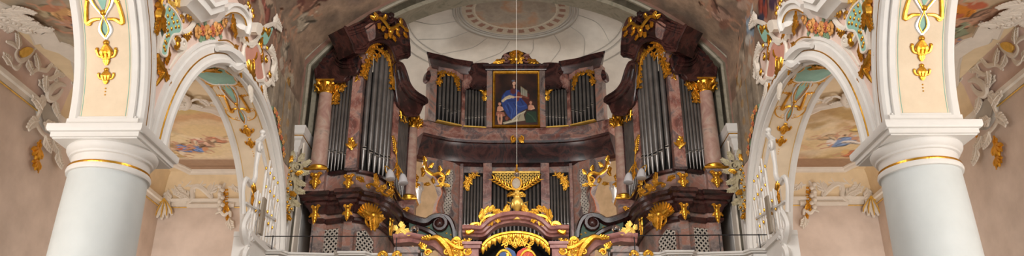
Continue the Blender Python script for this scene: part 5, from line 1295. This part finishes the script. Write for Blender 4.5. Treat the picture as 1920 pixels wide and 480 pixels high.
blue, bl2, bl3 = (38, 60, 122), (60, 88, 152), (22, 34, 80)
c.poly([pt(*p) for p in ((140, 175), (175, 165), (210, 180), (215, 230), (262, 290), (268, 320), (215, 350), (160, 410), (128, 380), (95, 320), (78, 262), (90, 215), (118, 180))], blue)
for a in (((100, 215), (120, 260), (92, 250)), ((130, 280), (160, 330), (150, 400)), ((180, 290), (215, 310), (250, 300)), ((150, 185), (160, 240)), ((190, 260), (180, 330), (170, 370)), ((110, 300), (130, 340))): c.line([pt(*p) for p in a], .022, bl2, .8)
for a in (((125, 290), (145, 360)), ((170, 280), (200, 340)), ((108, 240), (130, 262), (180, 262)), ((215, 250), (235, 290)), ((85, 230), (100, 200))): c.line([pt(*p) for p in a], .022, bl3, .8)
c.ell(*pt(165, 185), .11, .12, 0, (88, 40, 40), .4); c.poly([pt(*p) for p in ((200, 185), (222, 200), (205, 260), (190, 270), (185, 230))], (110, 42, 36))
c.line([pt(92, 262), pt(115, 238), pt(140, 225), pt(165, 232)], .05, (196, 176, 140)); c.line([pt(165, 232), pt(200, 230), pt(225, 232)], .022, (206, 158, 128)); c.line([pt(110, 250), pt(150, 238)], .015, (230, 214, 180), .8)
c.ell(*pt(172, 150), .035, .06, .2, (196, 148, 122)); c.ell(*pt(160, 112), .075, .085, 0, (64, 36, 26)); c.ell(*pt(172, 122), .052, .068, -.2, (212, 168, 142)); c.ell(*pt(166, 100), .055, .03, .2, (96, 104, 120)); c.ell(*pt(152, 140), .03, .06, .3, (60, 34, 24))
c.line([pt(168, 120), pt(171, 120)], .006, (70, 40, 30)); c.line([pt(176, 121), pt(179, 121)], .006, (70, 40, 30)); c.line([pt(171, 134), pt(177, 134)], .006, (160, 70, 60)); c.line([pt(174, 122), pt(175, 129)], .005, (176, 126, 104))
for cx_, cy_, s_, fl in ((70, 330, 1, (196, 138, 112)), (290, 320, -1, (190, 136, 112))):
    c.ell(*pt(cx_ - 2 * s_, cy_ - 48), .055, .06, 0, (84, 52, 34)); c.ell(*pt(cx_, cy_ - 44), .042, .052, 0, fl)
    c.ell(*pt(cx_, cy_ - 8), .07, .10, 0, fl); c.line([pt(cx_ - 12, cy_ - 18), pt(cx_ - 14, cy_ + 8), pt(cx_ + 8, cy_ + 4)], .026, fl); c.line([pt(cx_ + 16, cy_ - 18), pt(cx_ + 24, cy_ + 2), pt(cx_ + 4, cy_ + 8)], .024, (214, 164, 134))
c.poly([pt(*p) for p in ((48, 345), (100, 350), (110, 380), (60, 392), (44, 370))], (150, 92, 72)); c.line([pt(62, 370), pt(60, 405), pt(68, 438)], .034, (196, 142, 116)); c.line([pt(82, 372), pt(84, 402), pt(80, 440)], .034, (206, 152, 124))
c.ell(*pt(120, 400), .05, .07, 0, (120, 60, 44)); c.poly([pt(*p) for p in ((262, 345), (328, 345), (332, 430), (255, 432), (250, 380))], (28, 52, 36)); c.line([pt(268, 360), pt(300, 385), pt(320, 420)], .02, (54, 84, 58), .8)
c.poly([pt(*p) for p in ((258, 335), (205, 360), (150, 412), (92, 430), (100, 445), (190, 425), (250, 415), (240, 370))], (158, 148, 124)); c.line([pt(250, 345), pt(195, 375), pt(160, 415)], .014, (206, 198, 176), .9); c.line([pt(110, 436), pt(200, 410)], .014, (210, 202, 180), .9); c.line([pt(215, 370), pt(200, 410)], .012, (96, 90, 76), .9)
m = M(); m.grid(lambda u, v, h=0.0: SM(u - .61, v + 9.70, h), list(c.xs), list(c.ys), .05, None, c.cols()); build('canvas', m, 'canvas', PT)
m = M()
# ------------------------------------------------------------------ choir organ front in the balustrade
YR = 17.0
SR, IR = frame((0, YR, 0), (1, 0, 0), (0, -1, 0))
R = empty('choir_organ', (0, YR + .3, 3.55), 'low rose marble organ front with an arched cornice over two shields', 'organ')
def rb(name, m, mat, label=None): return build(name, m, mat, R, label=label)
def zR(px, py): return IR(px, py)
RX = lambda px: IR(px, 440)[0]
# arched centre cornice
cp = tr(IR, [(868, 436), (884, 436), (903, 437), (912, 430), (924, 420), (942, 413), (967, 410), (992, 413), (1010, 420), (1022, 430), (1031, 437), (1050, 436), (1066, 436)])
prof = [(-.10, -.2), (-.10, .06), (-.06, .08), (-.04, .15), (.0, .17), (.02, .24), (.07, .26), (.10, .24), (.11, -.2)]
m = M(); m.mould(SR, cr(cp, 3), prof, False, 1); rb('arched_cornice', m, 'rail')
for sg in (-1, 1):
    m = M()
    for z0, z1, e in ((3.5, 4.86, 0), (4.72, 4.80, .04), (4.80, 4.86, .07)): m.box(min(sg * (.78 - e), sg * (1.06 + e)), max(sg * (.78 - e), sg * (1.06 + e)), YR - .1 - e, YR + .3, z0, z1)
    rb('post', m, 'rail')
m = M(); m.box(-.8, .8, YR + .25, YR + .3, 3.5, 5.05); rb('shade_backing', m, 'black')  # black back board standing for the shaded interior under the arch
# gilt fringe in the arch
m = M(); fr_ = tr(IR, [(905, 462), (914, 452), (928, 444), (946, 439), (967, 437), (988, 439), (1006, 444), (1020, 452), (1029, 462)])
Q = cr(fr_, 5)
m.stroke(SR, fr_, [.04], .9, .05)
for i, p in enumerate(Q):
    L = .16 + .05 * math.sin(i * 2.1); m.stroke(SR, [p, (p.x, p.y - L * .6), (p.x + .01 * (-1) ** i, p.y - L)], [.03, .036, .012], .9, .03, 3)
rb('gilt_fringe', m, 'gold')
m = M(); fret(m, SR, tr(IR, [(940, 462), (955, 455), (967, 458), (980, 455), (994, 462)]), .2, 21, .06, 1.6)
for sg, px in ((-1, 945), (1, 990)): m.cscroll(SR, IR(px - 18, 490), IR(px + 18, 490), .22, .035, None, .06)
m.stroke(SR, tr(IR, [(950, 464), (956, 450), (962, 462), (967, 448), (972, 462), (978, 450), (984, 464)]), [.02], .9, .08, 3)
rb('gilt_crown', m, 'gold')
for px, mt, nm in ((952, 'cloth_blue', 'blue'), (984, 'cloth_red', 'red')):
    m = M(); q = tr(IR, [(px - 15, 478), (px - 8, 470), (px, 466), (px + 8, 470), (px + 15, 478), (px + 15, 510), (px - 15, 510)]); m.plate(SR, q, .02, .07, 3); s_ = rb('shield', m, mt, nm + ' shield')
    m = M(); a = IR(px, 476)
    if nm == 'blue': m.stroke(SR, [(a[0], a[1] - .08), (a[0], a[1]), (a[0], a[1] + .03)], [.05, .03, .005], .6, .06); m.leaf(SR, (a[0], a[1] - .06), PI / 2, .16, .08, 0, 3, .06)
    else:
        for k in (-1, 0, 1): m.leaf(SR, (a[0] + k * .05, a[1] - .08), PI / 2 - k * .5, .13, .06, 0, 3, .06)
    build('shield_charge', m, 'gold', s_)
# gilded garland riding on the arch and urn
m = M()
for sg in (-1, 1):
    X = lambda px: px if sg < 0 else 967 * 2 - px
    m.stroke(SR, tr(IR, [(X(899), 430), (X(902), 418), (X(912), 408), (X(926), 405), (X(938), 408), (X(950), 404), (X(967), 401)], .1), [.03, .035, .05, .045, .03, .035, .035], .9, .14)
    for a, b, an in ((900, 420, 1.2), (906, 414, 1.8), (912, 408, 1.4), (918, 406, 1.2), (924, 408, .6), (930, 410, .4), (908, 418, -1), (918, 416, -1.2), (926, 414, -.6), (944, 408, .9), (950, 406, 1.6)):
        m.leaf(SR, IR(X(a), b - 6, .1), an if sg < 0 else PI - an, .17, .11, .5 * sg, 5, .16)
    m.cscroll(SR, IR(X(876), 436, .1), IR(X(898), 420, .1), sg * -.06, .04, None, .16); m.spiral(SR, IR(X(893), 425, .1), .10, 0, sg * 1.5, .04, .16); m.stroke(SR, tr(IR, [(X(874), 432), (X(878), 438), (X(886), 434), (X(890), 426)], .1), [.03, .05, .05, .03], .9, .16)
rb('gilt_garland', m, 'gold')
uc = SR(*IR(970, 404, 0), .05)
U = empty('gilded_urn', uc, 'gilded urn finial heaped with fruit on top of the arched cornice', 'urn')
uc.z -= .05
m = M(); m.lathe((uc.x, uc.y, uc.z), [(.11, -.08), (.12, .0), (.09, .03), (.04, .07), (.035, .12), (.06, .16), (.11, .22), (.14, .30), (.12, .38), (.07, .43), (.08, .46), (.11, .48)], 20)
for k in range(10): a = k * 2 * PI / 10; m.ball((uc.x + .12 * math.cos(a), uc.y + .12 * math.sin(a), uc.z + .27), .026, 6, (1, 1, 2.6))
for sg in (-1, 1): m.tube([V((uc.x + sg * .13, uc.y, uc.z + .3)), V((uc.x + sg * .22, uc.y, uc.z + .34)), V((uc.x + sg * .21, uc.y, uc.z + .22)), V((uc.x + sg * .14, uc.y, uc.z + .18))], [.02, .025, .015], 6)
build('urn_body', m, 'gold2', U)
m = M()
for k in range(14): a = k * 2.4; r = .09 * (1 - k / 16); m.ball((uc.x + r * math.cos(a), uc.y + r * math.sin(a), uc.z + .48 + .12 * k / 14), .035, 8)
build('fruit_heap', m, 'gold2', U)
# wings: end posts and swooping rails (left, mirrored)
WG = []
def wp_(name, m, mat):
    o = build(name, m, mat, R); c = o.copy(); col.objects.link(c); c.scale.x = -1; c.parent = R; return o
SE, IE = frame((0, YR + .05, 0), (1, 0, 0), (0, -1, 0))
m = M(); m.mould(SE, tr(IE, [(738, 446), (770, 443), (800, 449)]), [(-.12, -.3), (-.12, .0), (-.05, .03), (-.02, .08), (.02, .10), (.06, .10), (.08, -.3)], False, 1)
m.mould(SE, cr(tr(IE, [(796, 449), (812, 450), (830, 462), (846, 482), (856, 500)]), 4), [(-.13, -.25), (-.13, .0), (-.04, .04), (.0, .07), (.05, .07), (.07, -.25)], False, 1); wp_('swooping_rail', m, 'rail')
a, b = IE(756, 455), IE(786, 455)
m = M(); m.box(a[0], b[0], YR - .05, YR + .3, 3.5, 4.78); m.box(a[0] - .04, b[0] + .04, YR - .09, YR + .3, 4.64, 4.70); wp_('post', m, 'greymarble')
m = M()
m.stroke(SE, tr(IE, [(806, 447), (820, 446), (832, 456), (842, 470), (848, 490)], .1), [.04, .07, .09, .08, .06], .9, .12)
m.stroke(SE, tr(IE, [(822, 448), (838, 452), (852, 462), (866, 466), (878, 462), (880, 472), (870, 478)], .1), [.05, .06, .05, .06, .07, .06, .03], .9, .12)
m.stroke(SE, tr(IE, [(846, 456), (852, 450), (860, 452), (862, 462)], .1), [.03, .05, .04, .03], .9, .14)
for p, q_, s_ in (((856, 452), .08, 1), ((876, 472), .09, -1), ((838, 474), .07, 1)): m.spiral(SE, IE(p[0], p[1], .1), q_, 0, s_ * 1.5, .03, .14)
for p, q_, an in (((828, 452), 0, -.6), ((836, 460), 0, -1.0), ((842, 468), 0, -.5), ((850, 474), 0, -1.2), ((862, 468), 0, -1.4), ((870, 466), 0, .8), ((812, 448), 0, 2.9), ((856, 462), 0, .4), ((846, 462), 0, 0)): m.leaf(SE, IE(p[0], p[1], .1), an, .26, .11, .6, 4, .13)
wp_('gilt_rocaille', m, 'gold')
m = M()
for p, an in (((748, 440), 1.9), ((752, 438), 1.4), ((757, 436), .9), ((745, 432), 2.2), ((752, 430), 1.2), ((760, 438), .3), ((752, 426), 1.7)): m.leaf(SE, IE(p[0], p[1] + 2, .05), an, .14, .09, -.6, 4, .08)
m.stroke(SE, tr(IE, [(744, 440), (752, 432), (762, 440)], .05), [.05, .07, .05], .9, .06); wp_('gilt_plume', m, 'gold2')
m = M(); q = IE(798, 470); m.leaf(SE, (q[0], q[1]), 2.0, .22, .12, .8, 4, .02); m.spiral(SE, (q[0] + .05, q[1] - .05), .08, 0, 1.4, .03, .02); wp_('gilt_leaf', m, 'gold')
for i in range(3):
    c_ = SE(IE(790 + i * 11 , 470)[0], 0, -.05); m = M(); m.lathe((c_.x, c_.y, 0), [(.035, 3.6), (.035, 4.68 - i * .1), (.02, 4.7 - i * .1)], 12); wp_('organ_pipe', m, 'pipe')

# ------------------------------------------------------------------ balustrade
Bz = 4.66
BL = empty('balustrade', (-3.6, 17.1, 3.55), 'white gallery balustrade with gilt-topped balusters left of the rose marble organ front', 'balustrade', 'gallery balustrades')
bpath = [(-5.36, 16.75), (-4.95, 16.75), (-4.85, 16.95), (-3.85, 17.05), (-3.75, 16.88), (-3.2, 16.88), (-3.1, 17.05), (-2.55, 17.05)]
plan(bpath, [(-.12, Bz - .08), (-.0, Bz - .08), (.01, Bz - .05), (.04, Bz - .04), (.05, Bz - .01), (.04, Bz), (-.12, Bz)], 'white', 'top_rail', BL)
plan(bpath, [(-.1, 3.4), (.03, 3.4), (.03, 3.66), (0, 3.7), (-.1, 3.7)], 'white', 'base_rail', BL)
for x0, x1, y in ((-5.36, -5.0, 16.78), (-3.74, -3.22, 16.92)):
    m = M(); m.box(x0, x1, y, y + .2, 3.6, Bz - .1); m.box(x0 + .05, x1 - .05, y - .02, y, 3.8, Bz - .2); build('pedestal', m, 'white', BL)
x = -4.8
while x < -2.5:
    if not (-3.78 < x < -3.18):
        m = M(); m.lathe((x, 17.1, 0), [(.045, 3.68), (.045, 3.76), (.02, 3.8), (.042, 3.95), (.045, 4.05), (.02, 4.3), (.018, 4.42), (.035, 4.50), (.035, Bz - .07)], 10); build('baluster', m, 'white', BL)
    x += .125
for px in (745 - 0, 718, 660 + 12):
    q = IR(px, 478); 
    m = M(); m.cscroll(SR, (q[0] - .1, q[1]), (q[0] + .1, q[1]), .06, .03, None, .02); m.leaf(SR, (q[0], q[1] - .02), PI / 2, .1, .06, 0, 3, .02); build('gilt_scroll', m, 'gold', BL)
mirror(BL, 'white gallery balustrade with gilt-topped balusters right of the rose marble organ front')
# iron rail on brackets
IRN = empty('iron_railing', (-3.9, 16.98, 4.5), 'thin black iron rail above the balustrade before the left organ tower', 'railing', 'iron railings')
a = PY(482, 443, 16.98); b = PY(748, 443, 16.98); m = M(); m.tube([a, b], [.012], 8); m.tube([a, a + V((-.06, .0, .0))], [.02], 8); build('rail', m, 'iron', IRN)
for px in (512, 586, 744):
    a = PY(px, 443, 16.98); m = M(); m.tube([V((a.x, a.y, Bz - .02)), a], [.011], 8); m.ball(a, .02, 8); build('post', m, 'iron', IRN)
mirror(IRN, 'thin black iron rail above the balustrade before the right organ tower')

# ------------------------------------------------------------------ lattice screens in the arches
XS = -5.38
SS2 = lambda u, v, h=0.0: V((XS + h, u, v))
def SI(px, py, h=0.0): p = PX(px, py, XS); return (p.y, p.z)
SCR = empty('grille_screen', (XS, 16.6, 4.6), 'white openwork grille with gilt knots rising in the left arch beside the gallery', 'screen', 'grille screens')
m = M()
m.stroke(SS2, tr(SI, [(456, 400), (456, 352), (462, 336), (470, 346), (478, 334), (480, 312), (484, 286), (486, 268)]), [.06, .05, .06, .07, .06, .05, .07, .09], .9, 0, 5, 8)
m.stroke(SS2, tr(SI, [(489, 268), (496, 300), (502, 330), (508, 372), (513, 420), (515, 458)]), [.05, .035, .035], .9, 0, 4, 8)
m.spiral(SS2, SI(484, 278), .12, 0, 1.4, .05, .04); m.stroke(SS2, tr(SI, [(484, 266), (494, 256), (492, 250)]), [.07, .06, .03], .9, 0); build('scrolled_top', m, 'white', SCR)
m = M(); q = SI(492, 250); m.lathe((XS, q[0], q[1]), [(.03, -.1), (.05, -.06), (.03, -.03), (.06, .0), (.065, .04), (.04, .07), (.01, .09)], 12); build('finial', m, 'white', SCR)
m = M()
for (x0, y0), (x1, y1) in (((456, 432), (516, 470)), ((458, 380), (513, 412))):
    a, b = SI(x0, y0), SI(x1, y1); d = .022
    m.loft([[SS2(a[0], a[1] - d, -.05), SS2(a[0], a[1] - d, .05), SS2(a[0], a[1] + d, .05), SS2(a[0], a[1] + d, -.05)], [SS2(b[0], b[1] - d, -.05), SS2(b[0], b[1] - d, .05), SS2(b[0], b[1] + d, .05), SS2(b[0], b[1] + d, -.05)]])
build('cross_rail', m, 'white', SCR)
tops = lambda px: 345 if px < 478 else 268 + (px - 486) * 4.0 if px > 486 else 290
for i, px in enumerate((462, 467, 472, 477, 482, 487, 492, 497, 502, 507, 511)):
    a = SI(px, 434 + (px - 456) * .62); top = SI(px, max(tops(px), 275)); zt = min(top[1], 6.75) if px > 478 else 5.75
    m = M(); m.tube([V((XS, a[0], 4.8)), V((XS, a[0], zt))], [.022 if i % 2 else .03], 6); build('bar', m, 'white', SCR)
m = M()
y0, y1 = SI(462, 434)[0], SI(511, 466)[0]
for i in range(6):
    a = y0 + (y1 - y0) * i / 6; b = y0 + (y1 - y0) * (i + 1) / 6
    for z0, z1 in ((4.85, 5.3),):
        m.tube([V((XS, a, z0)), V((XS, b, z1))], [.012], 5); m.tube([V((XS, b, z0)), V((XS, a, z1))], [.012], 5)
build('diagonal_bars', m, 'white', SCR)
for i in range(1, 6):
    for z in (5.3, 5.52, 5.98, 6.35):
        if i < 2 and z > 5.6: continue
        a = y0 + (y1 - y0) * (i + (.5 if z in (5.52, 5.98) else 0)) / 6; m = M(); m.ball((XS + .03, a, z), .026, 8, (1, 1, 1.6)); build('gilt_knot', m, 'gold', SCR)
m = M(); a = SI(470, 362); m.shell(SS2, a, PI / 2, .22, 5, 1.6, .05); m.leaf(SS2, a, -PI / 2, .25, .14, 0, 4, .05)
build('gilt_shell', m, 'gold', SCR)
mirror(SCR, 'white openwork grille with gilt knots rising in the right arch beside the gallery')
# scrolled newel and parapet under the screen
NW = empty('scrolled_newel', (XS, 15.75, 3.55), 'white scrolled newel and stepped plinth at the foot of the left grille', 'newel', 'scrolled newels')
m = M(); m.spiral(SS2, SI(459, 448), .16, 0, 1.6, .06, .1); m.stroke(SS2, tr(SI, [(456, 415), (461, 402), (452, 420), (452, 436), (458, 462), (452, 480), (458, 500)]), [.05, .08, .07, .09, .1, .08, .07], .9, .05); build('volute', m, 'white', NW)
m = M(); m.box(XS - .2, XS + .10, 15.62, 17.9, 3.5, 4.62); m.box(XS - .2, XS + .15, 15.6, 17.9, 4.62, 4.72); m.box(XS - .1, XS + .07, 15.7, 17.9, 4.72, 4.8); m.box(XS + .0, XS + .12, 15.75, 16.8, 3.7, 4.5); build('plinth', m, 'white', NW)
mirror(NW, 'white scrolled newel and stepped plinth at the foot of the right grille')
# board leaning at the screen
a = SI(489, 452); m = M(); ya = PX(488, 440, XS + .15).y
m.box(XS + .12, XS + .17, ya - .08, ya + .1, 4.82, 5.6)
MT['board'] = plain('grey_brown_board', (150, 138, 122), 0.6, vary=8)
single('music_board', m, ['board'], 'narrow grey-brown board standing against the left grille', 'board', 'boards at the grilles')

# ------------------------------------------------------------------ lamps, globes, cable
def sconce(px, py):
    o = PY(722, 352, 18.9)
    L = empty('wall_lamp', o, 'gilt two-armed lamp with frosted bell shades on the left organ tower', 'lamp', 'organ lamps')
    m = M()
    m.ball(o, .06, 10)
    s1, s2 = PY(731, 318, 18.75), PY(755, 326, 18.75)
    m.tube(cr([o, o + V((.06, -.08, .2)), PY(722, 312, 18.7), s1 + V((0, 0, .02))], 5), [.012], 6); m.tube(cr([o, o + V((.1, -.1, .25)), PY(745, 312, 18.7), s2 + V((0, 0, .02))], 5), [.012], 6)
    build('arm', m, 'gold', L)
    for s in (s1, s2):
        d = V((.12, -.1, -1)).normalized(); m = M(); m.tube([s, s + d * .05, s + d * .12, s + d * .2, s + d * .26, s + d * .27], [.03, .07, .095, .11, .125, .11], 16); build('bell_shade', m, 'frost', L)
    return L
L = sconce(0, 0); mirror(L, 'gilt two-armed lamp with frosted bell shades on the right organ tower')
o = PY(777, 442, 17.05)
G = empty('glass_globe', (o.x, o.y, o.z), 'clear glass globe lamp on the rose marble rail below the left tower', 'lamp', 'globe lamps')
m = M(); m.ball((o.x, o.y, o.z + .13), .095, 24); build('globe', m, 'glass', G)
m = M(); m.lathe((o.x, o.y, o.z), [(.05, -.02), (.05, .0), (.02, .02), (.02, .04), (.06, .05), (.06, .07), (.05, .075)], 16); m.ball((o.x, o.y, o.z + .12), .03, 8); build('socket', m, 'iron', G)
mirror(G, 'clear glass globe lamp on the rose marble rail below the right tower')
a = PY(969, 318, 15.0); K = empty('hanging_cable', (a.x, a.y, a.z - .1), 'thin pale cable hanging from the vault with a glass bulb and gilt cap', 'cable')
m = M(); m.tube([V((a.x, a.y, a.z)), V((a.x, a.y, 12.9))], [.0045], 6); build('cable', m, 'vaultline', K)
m = M(); m.tube([V((a.x, a.y, a.z + .02)), V((a.x, a.y, a.z - .04)), V((a.x, a.y, a.z - .06))], [.012, .045, .03], 10); m.tube([V((a.x, a.y, a.z + .1)), V((a.x, a.y, a.z + .02))], [.02, .012], 8); build('gilt_cap', m, 'gold', K)
m = M(); m.ball((a.x, a.y, a.z - .1), .055, 14); build('bulb', m, 'glass', K)
# pale ornamental vase and gilt rosettes seen in the gap beside the case
SJ, IJ = frame((0, 22.4, 0), (1, 0, 0), (0, -1, 0)); o = SJ(*IJ(785, 376))
m = M(); m.lathe((o.x, o.y, o.z), [(.04, -.1), (.08, -.05), (.05, .05), (.07, .2), (.11, .34), (.10, .44), (.14, .52), (.06, .56)], 16)
for k in range(8): a = k * PI / 4; m.ball((o.x + .1 * math.cos(a), o.y + .1 * math.sin(a), o.z + .36), .035, 6, (1, 1, 2))
single('stucco_vase', m, ['white'], 'pale fluted stucco vase in the gap left of the centre case', 'vase', 'stucco vases')
for i, (px, py) in enumerate(((778, 336), (782, 348))):
    q = IJ(px, py); m = M(); m.flower(SJ, q, .13 if i == 0 else .11, .1, 6); single('gilt_rosette', m, ['gold'], '%s gilt rosette above the vase left of the centre case' % ('upper' if i == 0 else 'lower'), 'rosette', 'gilt rosettes')
# ================================================================== CAMERA AND LIGHT
cam = bpy.data.cameras.new('camera'); co = bpy.data.objects.new('camera', cam); col.objects.link(co)
cam.sensor_width = 36; cam.lens = FL / 1920 * 36; co.location = (CX, 0, CZ); co.rotation_euler = (PI / 2 + PITCH, 0, YAW); cam.clip_end = 200
bpy.context.scene.camera = co
sc = bpy.context.scene
w = bpy.data.worlds.new('world'); sc.world = w; w.use_nodes = True
w.node_tree.nodes['Background'].inputs['Color'].default_value = (0.98, 0.98, 1.0, 1); w.node_tree.nodes['Background'].inputs['Strength'].default_value = 0.44
def area(name, loc, look, sx, sy, power, c=(1, .97, .93)):
    l = bpy.data.lights.new(name, 'AREA'); l.shape = 'RECTANGLE'; l.size = sx; l.size_y = sy; l.energy = power; l.color = c
    o = bpy.data.objects.new(name, l); col.objects.link(o); o.location = (loc[0], loc[1], loc[2] + CZ)
    o.rotation_euler = (V(look) - V(loc)).to_track_quat('-Z', 'Y').to_euler(); return o
for s in (-1, 1):
    area('aisle_fill_light', (s * 8.6, 3.4, 1.5), (s * 9, 16, 6.5), 2.4, 4, 620)  # added fill lamp out of view, lifts the aisle walls; no window modelled
    area('aisle_fill_light', (s * 9.5, 19.2, 3.9), (s * 7, 18.5, 8), 2.0, 2.0, 110)  # added low fill aimed up at the aisle ceiling
    area('apse_side_light', (s * 4.9, 22.0, 9.2), (0, 20.6, 12), 1.6, 2.0, 120)  # daylight of the side windows behind the towers
    area('apse_side_light', (s * 4.6, 22.2, 6.6), (-s * 1.0, 24.5, 7.5), 1.4, 3.0, 110)  # extra fill added to brighten the lower apse wall behind the organ
area('nave_fill_light', (0, -6, 9.0), (0, 18, 7), 9, 6, 70)  # added fill behind the camera, not set in any window
area('nave_fill_light', (0, 9.5, 8.9), (0, 20, 7.5), 6, 2.5, 560)  # added fill hung unseen under the vault; the nave has no clerestory
sc.view_settings.view_transform = 'Standard'; sc.view_settings.look = 'None'; sc.view_settings.gamma = 1; sc.view_settings.use_curve_mapping = False
sc.view_settings.exposure = 0.0
sc.cycles.use_denoising = True
